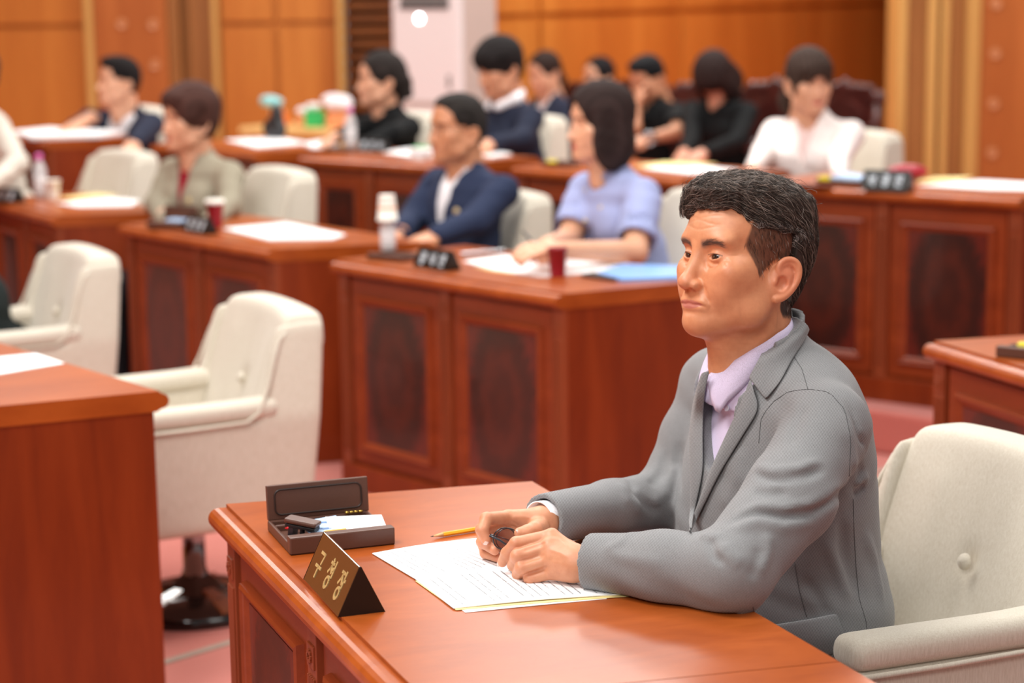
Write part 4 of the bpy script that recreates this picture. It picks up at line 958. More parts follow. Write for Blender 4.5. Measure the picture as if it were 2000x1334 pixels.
# folds of the cloth, followed from the photograph
def fold(pts, r, amp):
    q = [cast(B0, *p) for p in pts]; q = [p for p in q if p is not None]
    if len(q) > 1: jk.line(q, r * .8, amp * 1.5)
for pts, r, amp in (
    ([(1431, 1021), (1475, 1002), (1528, 1010), (1580, 1002), (1633, 969), (1668, 951)], .010, -.0060),
    ([(1440, 1006), (1480, 990), (1530, 994), (1580, 985), (1640, 950)], .010, .0050),
    ([(1425, 1034), (1475, 1020), (1530, 1028), (1590, 1018)], .012, .0040),
    ([(1475, 925), (1500, 936), (1530, 937), (1571, 929), (1606, 916)], .008, -.0055),
    ([(1478, 912), (1510, 920), (1560, 915), (1600, 900)], .009, .0040),
    ([(1470, 960), (1500, 965), (1540, 962)], .009, -.0035),
    ([(1388, 1052), (1390, 1068), (1396, 1085), (1414, 1102)], .0065, -.0038),
    ([(1366, 1050), (1384, 1045), (1402, 1052)], .010, .0030),
    ([(1405, 1062), (1425, 1085), (1450, 1105)], .012, .0028),
    ([(1488, 1070), (1482, 1100), (1462, 1130)], .012, -.0025), ([(1500, 1040), (1500, 1080), (1480, 1120)], .012, .0035),
    ([(1640, 800), (1660, 850), (1668, 900), (1655, 960)], .010, .0030), ([(1655, 790), (1678, 850), (1682, 920), (1668, 955)], .007, -.0045),
    ([(1668, 965), (1690, 945), (1716, 938)], .009, -.0070), ([(1668, 950), (1695, 930), (1718, 925)], .009, .0050),
    ([(1640, 1010), (1650, 1080), (1680, 1160)], .014, -.0040), ([(1610, 1050), (1640, 1120), (1660, 1180)], .012, .0035),
    ([(1690, 1040), (1710, 1100), (1725, 1180)], .012, .0030), ([(1570, 1130), (1600, 1170), (1620, 1210)], .010, -.0030),
    ([(1300, 880), (1290, 925), (1270, 950)], .010, -.0045), ([(1320, 900), (1300, 960), (1270, 990)], .012, .0035),
    ([(1225, 935), (1240, 960), (1260, 985), (1290, 1000)], .009, -.0055), ([(1210, 945), (1225, 975), (1250, 1000)], .009, .0040),
    ([(1240, 1040), (1210, 1060), (1180, 1075)], .009, .0025), ([(1330, 860), (1322, 900), (1330, 960)], .010, -.0035),
    ([(1345, 800), (1355, 900), (1352, 1000)], .010, -.0030), ([(1450, 870), (1440, 930), (1410, 1000)], .016, .0030),
    ([(1575, 790), (1555, 830), (1548, 870)], .010, -.0025), ([(1180, 1075), (1220, 1090), (1300, 1100)], .012, .0022)):
    fold(pts, r, amp)
X, Y, Z = jk._xyz((slice(None),) * 3)
jk.d += (0.0010 * np.sin(28 * X + 17 * Y + 6 * np.sin(21 * Z + 9 * Y)) * np.sin(23 * Z - 15 * X)).astype(np.float32)
cuffs(jk)
V1, F1 = jk.mesh(1)
link('jacket', mesh_np('jacket', V1, F1), 'grey_twill', man, smo=True)
B1 = bvh_of(V1, F1, MM)
# ---- shirt
sh = Vol((-0.10, -0.20, 0.70), (0.30, 0.22, 1.12), 0.0035)
torso(sh, -.004); sh.cap((.075, 0, .985), (.10, .12, .955), .05, .05, 0.04); sh.cap((.075, 0, .985), (.10, -.12, .955), .05, .05, 0.04)
neck_cone(sh, .075, .063); sh.half((.12, 0, 1.045), (.42, 0, .9))
sh.cap((.112, -.013, .99), (.114, -.015, 1.16), .058, .060, 0.003, 's')
X, Y, Z = sh._xyz((slice(None),) * 3)
vneck = np.maximum(np.maximum(np.abs(Y + .006) - (Z - .975) * 0.42, .10 - X), .975 - Z); sh.d = -sminp(-sh.d, vneck.astype(np.float32), 0.004)
sh.line([(.30, .014, .80), (.26, .012, .90), (.22, .010, .96)], .003, .0008)
V2, F2 = sh.mesh(1); shirt = link('shirt', mesh_np('shirt', V2, F2), 'lilac_shirt', man, smo=True)
B2 = bvh_of(V2, F2, MM)
def strip(name, bvh, A, B, mat, parent, o0=.002, o1=.004, mid=.003, nu=28, nv=7, thick=.0022, extra=None):
    """cloth band between two outlines followed on a surface"""
    def res(P, n):
        P = np.array(P, float); L = np.r_[0, np.cumsum(np.linalg.norm(np.diff(P, axis=0), axis=1))]; t = np.linspace(0, L[-1], n)
        return np.c_[np.interp(t, L, P[:, 0]), np.interp(t, L, P[:, 1])]
    A, B = res(A, nu), res(B, nu); grid = np.full((nu, nv, 3), np.nan)
    for i in range(nu):
        for j in range(nv):
            w = j / (nv - 1); q = A[i] * (1 - w) + B[i] * w; p = cast(bvh, q[0], q[1], o0 * (1 - w) + o1 * w + mid * math.sin(math.pi * w))
            if p is not None: grid[i, j] = p
    ok = ~np.isnan(grid[:, :, 0]); 
    for i in range(nu):
        for j in range(nv):
            if not ok[i, j]:
                c = np.argwhere(ok); k = c[np.argmin(((c - (i, j)) ** 2).sum(1))]; grid[i, j] = grid[k[0], k[1]]
    G = grid.copy()
    for _ in range(3):
        G[1:-1] = (G[:-2] + 2 * G[1:-1] + G[2:]) / 4
    F = np.array([(i * nv + j, i * nv + j + 1, (i + 1) * nv + j + 1, (i + 1) * nv + j) for i in range(nu - 1) for j in range(nv - 1)])
    me = mesh_np(name, G.reshape(-1, 3), F); o = link(name, me, mat, parent, smo=True)
    sm = o.modifiers.new('solidify', 'SOLIDIFY'); sm.thickness = thick; sm.offset = 0; 
    sb = o.modifiers.new('subsurf', 'SUBSURF'); sb.levels = 1; sb.render_levels = 1
    return o
jk_o = [c for c in man.children if c.name.startswith('jacket')][0]

# bvh of the closed jacket front with the neck cone, for collar and lapels
LK = dict(thick=.0024)
strip('collar', B0, [(1550, 607), (1509, 654), (1484, 695), (1462, 738)], [(1577, 652), (1553, 694), (1527, 750), (1499, 782)], 'grey_twill', jk_o, .003, .004, .006, 18, 8)
strip('lapel', B0, [(1466, 738), (1452, 776), (1430, 830), (1407, 880), (1386, 930), (1348, 1046)], [(1482, 783), (1488, 800), (1463, 838), (1410, 925), (1351, 1046)], 'grey_twill', jk_o, .003, .005, .005, 30, 7)
strip('lapel', B0, [(1390, 724), (1384, 745), (1379, 780), (1377, 850), (1378, 920), (1352, 1040)], [(1376, 730), (1362, 770), (1352, 840), (1352, 920), (1356, 990), (1350, 1042)], 'grey_twill', jk_o, .004, .005, .004, 26, 6)
strip('pocket', B1, [(1482, 1223), (1520, 1217), (1580, 1208), (1634, 1197)], [(1530, 1262), (1560, 1272), (1610, 1285), (1655, 1262)], 'grey_twill', jk_o, .003, .002, .002, 16, 6)
def seam(pts, bvh, mat='seam_grey', r=.0004, name='seam', parent=None, off=.0004):
    P = np.array(pts, float); L = np.r_[0, np.cumsum(np.linalg.norm(np.diff(P, axis=0), axis=1))]; t = np.linspace(0, L[-1], 26)
    q = [cast(bvh, np.interp(x, L, P[:, 0]), np.interp(x, L, P[:, 1]), off) for x in t]; q = [p for p in q if p is not None]
    if len(q) > 3: MB().tube([tuple(p) for p in q], r, 6).build(name, mat, parent or jk_o, smo=True)
seam([(1482, 765), (1505, 745), (1535, 729), (1577, 760), (1580, 762)][:0] or [(1550, 696), (1566, 720), (1578, 760)], B1)
seam([(1482, 865), (1487, 815), (1510, 785), (1540, 765), (1578, 760), (1620, 766), (1650, 800), (1662, 860), (1658, 930)], B1)
seam([(1666, 975), (1668, 1040), (1672, 1110), (1678, 1170), (1692, 1215), (1694, 1255)], B1)
seam([(1552, 1100), (1560, 1150), (1575, 1205)], B1); seam([(1470, 1185), (1482, 1222)], B1)
seam([(1462, 810), (1461, 822)], B1, r=.0012); 
# shirt collar: two leaves folded over the neckband
CN = np.array((.122, -.013))
def leaf(sg):
    nu, nv = 40, 7; th = np.radians(np.linspace(3 if sg > 0 else 6, 178, nu)); G = []
    for t in th:
        d = math.degrees(t); zt = np.interp(d, [0, 30, 60, 100, 140, 180], [1.013, 1.030, 1.052, 1.076, 1.088, 1.092])
        zb = np.interp(d, [0, 6, 14, 24, 34, 60, 100, 180], [1.006, .996, .974, .952, .974, 1.008, 1.040, 1.056])
        R0 = np.interp(d, [0, 60, 180], [.0645, .0600, .0600]); R1 = np.interp(d, [0, 20, 50, 80, 180], [.075, .082, .072, .0645, .0635])
        for j in range(nv):
            w = j / (nv - 1); R = R0 + (R1 - R0) * (w ** 0.8) + .004 * math.sin(math.pi * w); z = zt + (zb - zt) * w
            G.append((CN[0] + R * 1.05 * math.cos(t), CN[1] + sg * R * math.sin(t), z))
    F = np.array([(i * nv + j, i * nv + j + 1, (i + 1) * nv + j + 1, (i + 1) * nv + j) for i in range(nu - 1) for j in range(nv - 1)])
    o = link('shirt_collar', mesh_np('shirt_collar', np.array(G), F), 'lilac_shirt', shirt, smo=True)
    sm = o.modifiers.new('solidify', 'SOLIDIFY'); sm.thickness = .002; sm.offset = 0
leaf(1); leaf(-1)
p = cast(B2, 1421, 797, .0012)
if p is not None:
    m = MB(); m.lathe([(0, .0012), (.0035, .0012), (.0045, .0020), (.0052, .0010), (.005, -.0006), (0, -.0006)], 20)
    o = m.build('shirt_button', 'pearl_button', shirt, smo=True); o.matrix_local = Matrix.Translation(p) @ Vector((1, .1, .35)).to_track_quat('Z', 'Y').to_matrix().to_4x4()
# trousers, shoes
tr = Vol((-.16, -.30, .0), (.72, .30, .66), .008)
tr.ell((.03, 0, .53), (.15, .19, .11), .03)
for s in (1, -1):
    tr.chain([(.03, s * .10, .52), (.40, s * .13, .50), (.43, s * .13, .46), (.40, s * .12, .10)], [.085, .066, .062, .048], .03)
Vt, Ft = tr.mesh(1); link('trousers', mesh_np('trousers', Vt, Ft), 'charcoal_trousers', man, smo=True)
for s in (1, -1):
    q = Vol((.30, -.06, -.01), (.62, .06, .13), .006); q.cap((.40, 0, .055), (.52, 0, .038), .045, .036, .02); q.cap((.40, 0, .07), (.40, 0, .11), .04, .04, .02); q.half((0, 0, .004), (0, 0, -1))
    Vq, Fq = q.mesh(1); link('shoe', mesh_np('shoe', Vq, Fq), 'leather_black', man, (0, s * .12, 0), True)
# ------------------------------------------------------------------ hands of the grey-suited man (world points from photo rays)
def A(px, py, Y): return aty(px, py, Y)
def hand_vol(wr, mcp, fingers, thumb, lo, hi, fore, h=.0012, palm_r=.0135):
    v = Vol(lo, hi, h)
    mcp = [np.array(p) for p in mcp]; wr = np.array(wr)
    v.cap(fore, wr, .0265, .0225, .01)
    for i, p in enumerate(mcp):                       # palm: metacarpals fanning from the wrist
        w = wr + (np.mean(mcp, 0) - wr) * .12 + (p - np.mean(mcp, 0)) * .45
        v.cap(w, p, .0145, .0112, .016)
    v.cap(wr, np.mean(mcp, 0), .018, .013, .014)
    for i, (f, rr) in enumerate(fingers):
        pts = [mcp[i]] + [np.array(q) for q in f]; v.chain(pts, rr, .0035)
    t = [np.array(q) for q in thumb[0]]; v.chain(t, thumb[1], .006)
    return v
def r4(s): return [.0105 * s, .0096 * s, .0086 * s, .0074 * s]
# left hand, back towards the camera
wrL = A(1122, 1100, 2.765)
mL = [A(1078, 1047, 2.800), A(1072, 1068, 2.785), A(1074, 1094, 2.775), A(1082, 1118, 2.772)]
fL = [([A(1008, 1061, 2.795), A(990, 1080, 2.806), A(981, 1098, 2.815)], r4(1.0)),
      ([A(1010, 1086, 2.780), A(1003, 1104, 2.800), A(1018, 1112, 2.822)], r4(1.02)),
      ([A(1018, 1109, 2.772), A(1012, 1122, 2.792), A(1028, 1126, 2.812)], r4(.98)),
      ([A(1034, 1130, 2.772), A(1030, 1136, 2.790), A(1045, 1135, 2.806)], r4(.88))]
tL = ([A(1112, 1075, 2.80), A(1085, 1058, 2.835), A(1050, 1060, 2.855), A(1022, 1068, 2.86)], [.015, .0125, .0108, .0085])
fo = W2M(wrL); 
foreL = np.array(MM @ Vector(WRL + (ELL - WRL) * .22))
pts = np.array([wrL, foreL] + mL + [q for f, _ in fL for q in f] + tL[0])
hL = hand_vol(wrL, mL, fL, tL, pts.min(0) - .028, pts.max(0) + .028, foreL)
for a, b in (((1062, 1058), (1030, 1066)), ((1066, 1092), (1030, 1098)), ((1076, 1116), (1045, 1122))): pass
# right hand, palm towards the camera, fingers curling round the glasses
wrR = A(1062, 1022, 2.935)
mR = [A(992, 1010, 2.925), A(988, 1024, 2.945), A(990, 1046, 2.955), A(996, 1068, 2.955)]
fR = [([A(950, 1013, 2.885), A(942, 1036, 2.868), A(949, 1056, 2.862)], r4(1.0)),
      ([A(941, 1034, 2.905), A(944, 1060, 2.878), A(966, 1075, 2.858)], r4(1.0)),
      ([A(942, 1058, 2.918), A(948, 1080, 2.890), A(974, 1090, 2.868)], r4(.95)),
      ([A(950, 1080, 2.925), A(958, 1094, 2.898), A(984, 1096, 2.876)], r4(.85))]
tR = ([A(1052, 1032, 2.905), A(1044, 1036, 2.875), A(1030, 1040, 2.862), A(1015, 1041, 2.858)], [.016, .0125, .0108, .0085])
foreR = np.array(MM @ Vector(WRR + (ELR - WRR) * .18))
pts = np.array([wrR, foreR] + mR + [q for f, _ in fR for q in f] + tR[0])
hR = hand_vol(wrR, mR, fR, tR, pts.min(0) - .028, pts.max(0) + .028, foreR)
def tabletop_cut(v):
    sl = (slice(None),) * 3; X, Y, Z = v._xyz(sl); v.d = -sminp(-v.d, (Z - .7530 + 0 * X + 0 * Y).astype(np.float32) * -1.0 * -1.0 * 1.0 if False else -( .7530 - Z + 0 * X + 0 * Y).astype(np.float32), .002)
for v in (hL, hR):
    sl = (slice(None),) * 3; X, Y, Z = v._xyz(sl); v.d = np.maximum(v.d, (.7535 - Z + 0 * X + 0 * Y).astype(np.float32))
VL, FL_ = hL.mesh(1); VR, FR_ = hR.mesh(1)
BHL = BVHTree.FromPolygons([tuple(p) for p in VL], [tuple(int(i) for i in f) for f in FL_])
def wline(v, B, pts, r, amp):
    q = []
    for p in pts:
        h = B.ray_cast(CAMP, Vector(ray(*p)).normalized())
        if h[0] is not None: q.append(np.array(h[0]))
    if len(q) > 1: v.line(q, r, amp)
for pts_, r_, a_ in (([(1066, 1060), (1045, 1068), (1020, 1076)], .0026, -.0028), ([(1064, 1084), (1040, 1092), (1018, 1100)], .0026, -.0028), ([(1070, 1108), (1050, 1114), (1030, 1122)], .0026, -.0028),
                     ([(1075, 1050), (1095, 1056), (1110, 1070)], .003, .0008), ([(1072, 1072), (1095, 1080), (1112, 1090)], .003, .0008), ([(1076, 1098), (1098, 1102)], .003, .0008)):
    wline(hL, BHL, pts_, r_, a_)
for c, rr, am in ((mL[0], .008, .0022), (mL[1], .008, .0025), (mL[2], .008, .0022), (mL[3], .008, .002)): hL.bump(c + np.array((-.002, -.006, .006)), rr, am)
VL, FL_ = hL.mesh(1)
BHR = BVHTree.FromPolygons([tuple(p) for p in VR], [tuple(int(i) for i in f) for f in FR_])
for pts_, r_, a_ in (([(1040, 1012), (1020, 1008), (1000, 1010)], .003, .0008), ([(990, 1024), (1005, 1030), (1022, 1030)], .0025, -.0012), ([(1000, 1018), (1012, 1026)], .002, -.0012)): wline(hR, BHR, pts_, r_, a_)
VR, FR_ = hR.mesh(1)
def mlt(V): return np.array([tuple(q) for q in xf(MI, V)])
# torso under the clothes
bt = Vol((-.12, -.24, .5), (.30, .24, 1.1), .009); torso(bt, -.022); bt.cap((.10, 0, .97), (.11, -.01, 1.06), .052, .05, .02)
for SH, EL, WR in ((SHL, ELL, WRL), (SHR, ELR, WRR)): pass
Vb, Fb = bt.mesh(1)
ar = []
for SH, EL, WR, fw in ((SHL, ELL, WRL, foreL), (SHR, ELR, WRR, foreR)):
    q = Vol(np.minimum(np.minimum(SH, EL), WR) - .07, np.maximum(np.maximum(SH, EL), WR) + .07, .008)
    q.chain([SH, EL, WR - (WR - EL) * .12], [.040, .034, .024], .01); ar.append(q.mesh(1))
aV, aF = merge([(headV, HFc), (xf(MI, VL), FL_), (xf(MI, VR), FR_), (Vb, Fb)] + ar)
HC = np.tile(SK((216, 152, 116)), (len(aV) - len(headV), 1)); aC = np.concatenate([C, HC])
# redder knuckles and fingertips
k0 = len(headV)
for p in [q for f, _ in fL for q in f[:1]] + mL + [q for f, _ in fR for q in f]:
    pm = np.array(MI @ Vector(p)); w = 0.5 * np.exp(-((aV[k0:] - pm) ** 2).sum(1) / .009 ** 2)[:, None]; aC[k0:] = aC[k0:] * (1 - w) + SK((218, 132, 104)) * w
me = mesh_np('body', aV, aF); setcol(me, aC); body = link('body', me, 'skin', man, smo=True)
# finger nails
def nail(p, q, n, r=.0058, l=.0075):
    """p,q: last joint and tip (world); n outward"""
    d = (q - p) / np.linalg.norm(q - p); n = np.array(n, float); n -= (n @ d) * d; n /= np.linalg.norm(n); s = np.cross(d, n); V = []; F = []; nu, nv = 7, 7
    for i in range(nu):
        for j in range(nv):
            a = (i / (nu - 1) - .5) * 2; b = (j / (nv - 1) - .5) * 2; rr = math.sqrt(max(0, 1 - (max(abs(a) - .35, 0) / .65) ** 2))
            V.append(q + d * (a * l * .9 + .001) + s * (b * r * .82 * rr) + n * (.0072 - .0028 * (b * rr) ** 2 - .0008 * a * a))
    F = np.array([(i * nv + j, i * nv + j + 1, (i + 1) * nv + j + 1, (i + 1) * nv + j) for i in range(nu - 1) for j in range(nv - 1)])
    o = link('fingernail', mesh_np('fingernail', xf(MI, np.array(V)), F), 'nail', man, smo=True); m_ = o.modifiers.new('s', 'SOLIDIFY'); m_.thickness = .0008
tc = lambda p: np.array(CAMP) - p
nail(fR[0][0][1], fR[0][0][2], tc(fR[0][0][2]) + np.array((-.8, 0, .1)))
nail(tR[0][2], tR[0][3], tc(tR[0][3]) + np.array((0, 0, 2.0)))
nail(fL[0][0][1], fL[0][0][2], np.array((-.9, -.5, .2)))
# white shirt cuff inside the far sleeve
MWc = np.array(WRR); d = (WRR - ELR) / np.linalg.norm(WRR - ELR); m = MB(); m.lathe([(.0275, -.03), (.0285, .010), (.0262, .010), (.0255, -.03)], 30)
o = m.build('shirt_cuff', 'white_cloth', shirt, smo=True); o.matrix_local = Matrix.Translation(WRR) @ Vector(d).to_track_quat('Z', 'Y').to_matrix().to_4x4()
# ---- folded glasses held between the hands
gl = empty('eyeglasses', tuple(A(985, 1052, 2.855))); tag(gl, 'folded dark-rimmed eyeglasses held between the seated man\'s hands', 'glasses')
GI = np.array(gl.location)
rx, rz = .0185, .0165
for k, dx in enumerate((0.0, .004)):
    pts = [(dx + rx * math.cos(a) * .9, .012 * k + 0.004 * math.cos(a), rz * math.sin(a) - .004 * k) for a in np.linspace(0, 2 * math.pi, 30)[:-1]]
    MB().tube(pts, .0010, 8, closed=True).build('rim', 'frame_black', gl, smo=True)
    m = MB(); m.v = []; m.add([(dx, .012 * k, -.004 * k)] + pts, [(0, i + 1, (i + 1) % 29 + 1) for i in range(29)]); m.build('lens', 'lens_glass', gl)
MB().tube([(-.022, -.004, .006), (-.008, -.005, .000), (.006, -.006, -.010), (.012, -.006, -.016)], [.0016, .0016, .0014, .0012], 8).build('temple', 'gunmetal', gl, smo=True)
MB().tube([(-.021, .010, .004), (-.004, .012, -.002), (.012, .012, -.008)], [.0011, .0011, .001], 8).build('temple', 'frame_black', gl, smo=True)
# ================================================================== THINGS ON THE DESKS
def put(name, label, cat, p, rz=0.0, group=None):
    o = empty(name, (float(p[0]), float(p[1]), float(p[2])), math.radians(rz)); tag(o, label, cat, group); return o
# strokes of Hangul syllables in a unit cell (x right, y up)
GLY = {
 'gu': [[(.15, .86), (.82, .86), (.70, .52)], [(.05, .38), (.95, .38)], [(.50, .38), (.50, .02)]],
 'cheong': [[(.30, .99), (.42, .93)], [(.10, .86), (.60, .86)], [(.36, .86), (.28, .68), (.08, .52)], [(.34, .74), (.60, .55)], [(.62, .70), (.86, .70)], [(.86, .98), (.86, .44)], 'o'],
 'jang': [[(.08, .90), (.58, .90)], [(.34, .90), (.26, .70), (.06, .50)], [(.33, .76), (.58, .54)], [(.76, .98), (.76, .44)], [(.76, .70), (.95, .70)], 'o'],
 'a': [[(.1, .9), (.6, .9), (.55, .6)], [(.1, .55), (.6, .55)], [(.85, .95), (.85, .4)], 'o'], 'b': [[(.12, .92), (.12, .55), (.55, .55)], [(.85, .95), (.85, .35)], [(.6, .7), (.85, .7)], [(.2, .3), (.75, .3), (.75, .05)]],
 'c': [[(.1, .88), (.6, .88)], [(.35, .88), (.1, .5)], [(.35, .75), (.6, .5)], [(.82, .95), (.82, .4)], [(.2, .3), (.2, .05), (.8, .05)]], 'd': [[(.15, .95), (.15, .6), (.5, .6), (.5, .95)], [(.8, .95), (.8, .45)], [(.15, .35), (.8, .35), (.8, .05), (.2, .05)]]}
def glyph(m, key, x0, y0, w, h, th, T, d=.0012):
    for st in GLY[key]:
        if st == 'o':
            pts = [(.48 + .27 * math.cos(a), .20 + .19 * math.sin(a)) for a in np.linspace(0, 2 * math.pi, 17)]
        else: pts = st
        for i in range(len(pts) - 1):
            a = np.array([x0 + pts[i][0] * w, y0 + pts[i][1] * h]); b = np.array([x0 + pts[i + 1][0] * w, y0 + pts[i + 1][1] * h]); e = b - a; L = np.linalg.norm(e) or 1e-6; e /= L; n = np.array([-e[1], e[0]]) * th / 2
            ex = 0 if st == 'o' else th * .35; a = a - e * ex; b = b + e * ex
            q = [a - n, b - n, b + n, a + n]; V = [T(p[0], p[1], 0) for p in q] + [T(p[0], p[1], d) for p in q]
            m.add(V, [(0, 3, 2, 1), (4, 5, 6, 7), (0, 1, 5, 4), (1, 2, 6, 5), (2, 3, 7, 6), (3, 0, 4, 7)])
def nameplate(label, p, rz, L=.195, D=.068, H=.068, keys=('gu', 'cheong', 'jang'), mat='plate_brown', lmat='gold_letter', group=None):
    """front bottom left corner at p, length along local x, face on the -y side"""
    r = put('nameplate', label, 'nameplate', p, rz, group)
    m = MB(); prof = [(0, 0), (D, 0), (D / 2 + .0015, H), (D / 2 - .0015, H)]; m.prism(prof[::-1], 0.0015, L - .0015, 'x'); m.build('plate_body', [mat], r, bevel=.0012)
    for x in (0.0, L - .0016): MB().prism(prof[::-1], x, x + .0016, 'x').build('end_cap', 'plate_black', r)
    n = np.array([0, -H, D / 2]); n /= np.linalg.norm(n); up = np.array([0, D / 2, H]); fl = np.linalg.norm(up); up = up / fl
    def T(x, y, d): q = np.array([x, 0, 0]) + up * y + n * (d + .0002); return tuple(q)
    hgt = fl * .56; w = hgt * .66; sp = L * .29
    for i, k in enumerate(keys):
        m = MB(); glyph(m, k, L * .5 + (i - 1) * sp - w / 2, fl * .20, w, hgt, .0044 if lmat == 'gold_letter' else .007, T); m.build('letter', lmat, r)
    return r
pL = onz(592, 1131, .75); pR = onz(660, 1206, .75); d = pR - pL; az = math.degrees(math.atan2(d[1], d[0]))
nameplate('brown triangular nameplate with gold Korean letters on the near desk\'s front edge', pL, az, L=float(np.linalg.norm(d)))

def pen_case(label, p, rz, W=.165, D=.150, lid_deg=80, contents=True, lid_h=.056, group=None, h=.028):
    """front left corner at p; x along the front, y to the back"""
    r = put('pencil_case', label, 'pencil case', p, rz, group)
    m = MB(); t = .006
    m.box(0, W, 0, D, 0, .005); m.box(0, W, 0, .020, 0, h); m.box(0, W, D - t, D, 0, .017)
    for x in (0, W - t): m.prism([(0.018, 0), (D, 0), (D, .017), (.018, .017)][::-1], x, x + t, 'x')
    m.box(t, W - t, D - .030, D - .024, 0, .015); m.build('tray', 'case_brown', r, bevel=.003)
    if lid_deg:
        l = empty('lid_pivot'); bpy.data.objects.remove(l)
        m = MB(); m.box(0, W, 0, .009, 0, lid_h); o = m.build('lid', 'case_brown', r, loc=(0.001, D - .004, .017), bevel=.0015); o.rotation_euler = (math.radians(90 - lid_deg) * -1, 0, 0)
        m = MB(); rr = .010; x0, x1, z0, z1 = .012, W - .012, .008, lid_h - .008
        pts = []
        for cx, cz, a0 in ((x1 - rr, z1 - rr, 0), (x0 + rr, z1 - rr, 90), (x0 + rr, z0 + rr, 180), (x1 - rr, z0 + rr, 270)):
            for k in range(6): a = math.radians(a0 + k * 18); pts.append((cx + rr * math.cos(a), -.0006, cz + rr * math.sin(a)))
        m.tube(pts, .0014, 6, closed=True); m.build('lid_groove', 'dark_plastic', o, smo=True)
        m = MB()
        for k in range(4): m.lathe([(.0022, k * .0075), (.0022, k * .0075 + .0062)], 10)
        b = m.build('hinge', 'brass', r, smo=True, loc=(W * .76, D - .008, .0185), rot=(0, math.pi / 2, 0))
    return r
fl = onz(567, 1086, .75); fr = onz(777, 1069, .75); d = fr - fl; caz = math.degrees(math.atan2(d[1], d[0])) + 5.5
pc = pen_case('open brown pencil case holding a banknote and a white card, on the near desk', fl, caz, W=float(np.linalg.norm(d)), D=.156, lid_deg=84)
def cpt(x, y, z): a = math.radians(caz); return (fl[0] + x * math.cos(a) - y * math.sin(a), fl[1] + x * math.sin(a) + y * math.cos(a), .75 + z)
m = MB(); m.box(-.045, .045, -.034, .034, 0, .0008); o = m.build('memo_card', 'paper', loc=cpt(.120, .052, .023), rot=(math.radians(10), math.radians(2), math.radians(caz - 6))); tag(o, 'blank white card lying in the open pencil case, right of the banknote', 'card')
bn = put('banknote', 'pale blue banknote sticking out of the open pencil case', 'banknote', cpt(.070, .060, .025), caz + 14)
m = MB(); m.box(-.036, .036, -.030, .030, 0, .0006); m.build('note_sheet', 'money_blue', bn)
m = MB()
for rr in (.010, .0125, .015): m.tube([(rr * 1.3 * math.cos(a), rr * math.sin(a), .0008) for a in np.linspace(0, 6.283, 25)[:-1]], .0004, 5, closed=True)
for k in range(9): m.box(.024, .033, -.025 + k * .0055, -.0225 + k * .0055, .0006, .0009)
m.build('note_print', 'money_dark', bn); bn.rotation_euler = (math.radians(8), 0, math.radians(caz + 14))
st = put('stapler', 'small brown stapler lying open across the pencil case', 'stapler', cpt(.033, .052, .026), caz - 38)
m = MB(); m.box(-.028, .026, -.013, .013, .008, .016); m.build('arm', 'case_brown', st, bevel=.003)
m = MB(); m.box(-.026, .024, -.011, .011, .002, .007); m.build('magazine', 'black_rubber', st, bevel=.001)
m = MB(); m.box(-.02, -.012, -.010, .010, -.014, .003); m.box(.018, .024, -.008, .008, -.016, .003); m.lathe([(.004, -.010), (.004, .0)], 12); m.build('bracket', 'gunmetal', st); st.rotation_euler = (0, math.radians(7), math.radians(caz - 38))
m = MB(); m.tube([(0, 0, 0), (.01, 0, 0), (.05, 0, 0)], [.001, .0035, .0035], 10); o = m.build('marker', 'red_plastic', loc=cpt(.018, .108, .014), rot=(0, 0, math.radians(caz)), smo=True); tag(o, 'red marker tip in the back slot of the open pencil case', 'pen')
m = MB(); m.box(-.018, .018, -.005, .005, 0, .008); o = m.build('eraser', 'pencil_yellow', loc=cpt(.080, .030, .017), rot=(0, 0, math.radians(caz + 2)), bevel=.001); tag(o, 'yellow eraser wedged behind the front wall of the pencil case', 'eraser')
# pencil
a = onz(841, 1048, .7545); b = onz(945, 1031, .7545); dv = (b - a) / np.linalg.norm(b - a); pr = put('pencil', 'yellow pencil pointing left on the near desk', 'pencil', a, math.degrees(math.atan2(dv[1], dv[0])))
MB().tube([(0, 0, 0), (.006, 0, 0)], [.0004, .0012], 8).build('lead', 'graphite', pr, smo=True)
MB().tube([(.005, 0, 0), (.022, 0, 0)], [.0011, .0037], 12).build('sharpened_tip', 'pencil_wood', pr, smo=True)
MB().tube([(.021, 0, 0), (.150, 0, 0)], [.0038, .0038], 6).build('shaft', 'pencil_yellow', pr)
MB().tube([(.150, 0, 0), (.162, 0, 0)], .0037, 10).build('ferrule', 'brass', pr, smo=True)
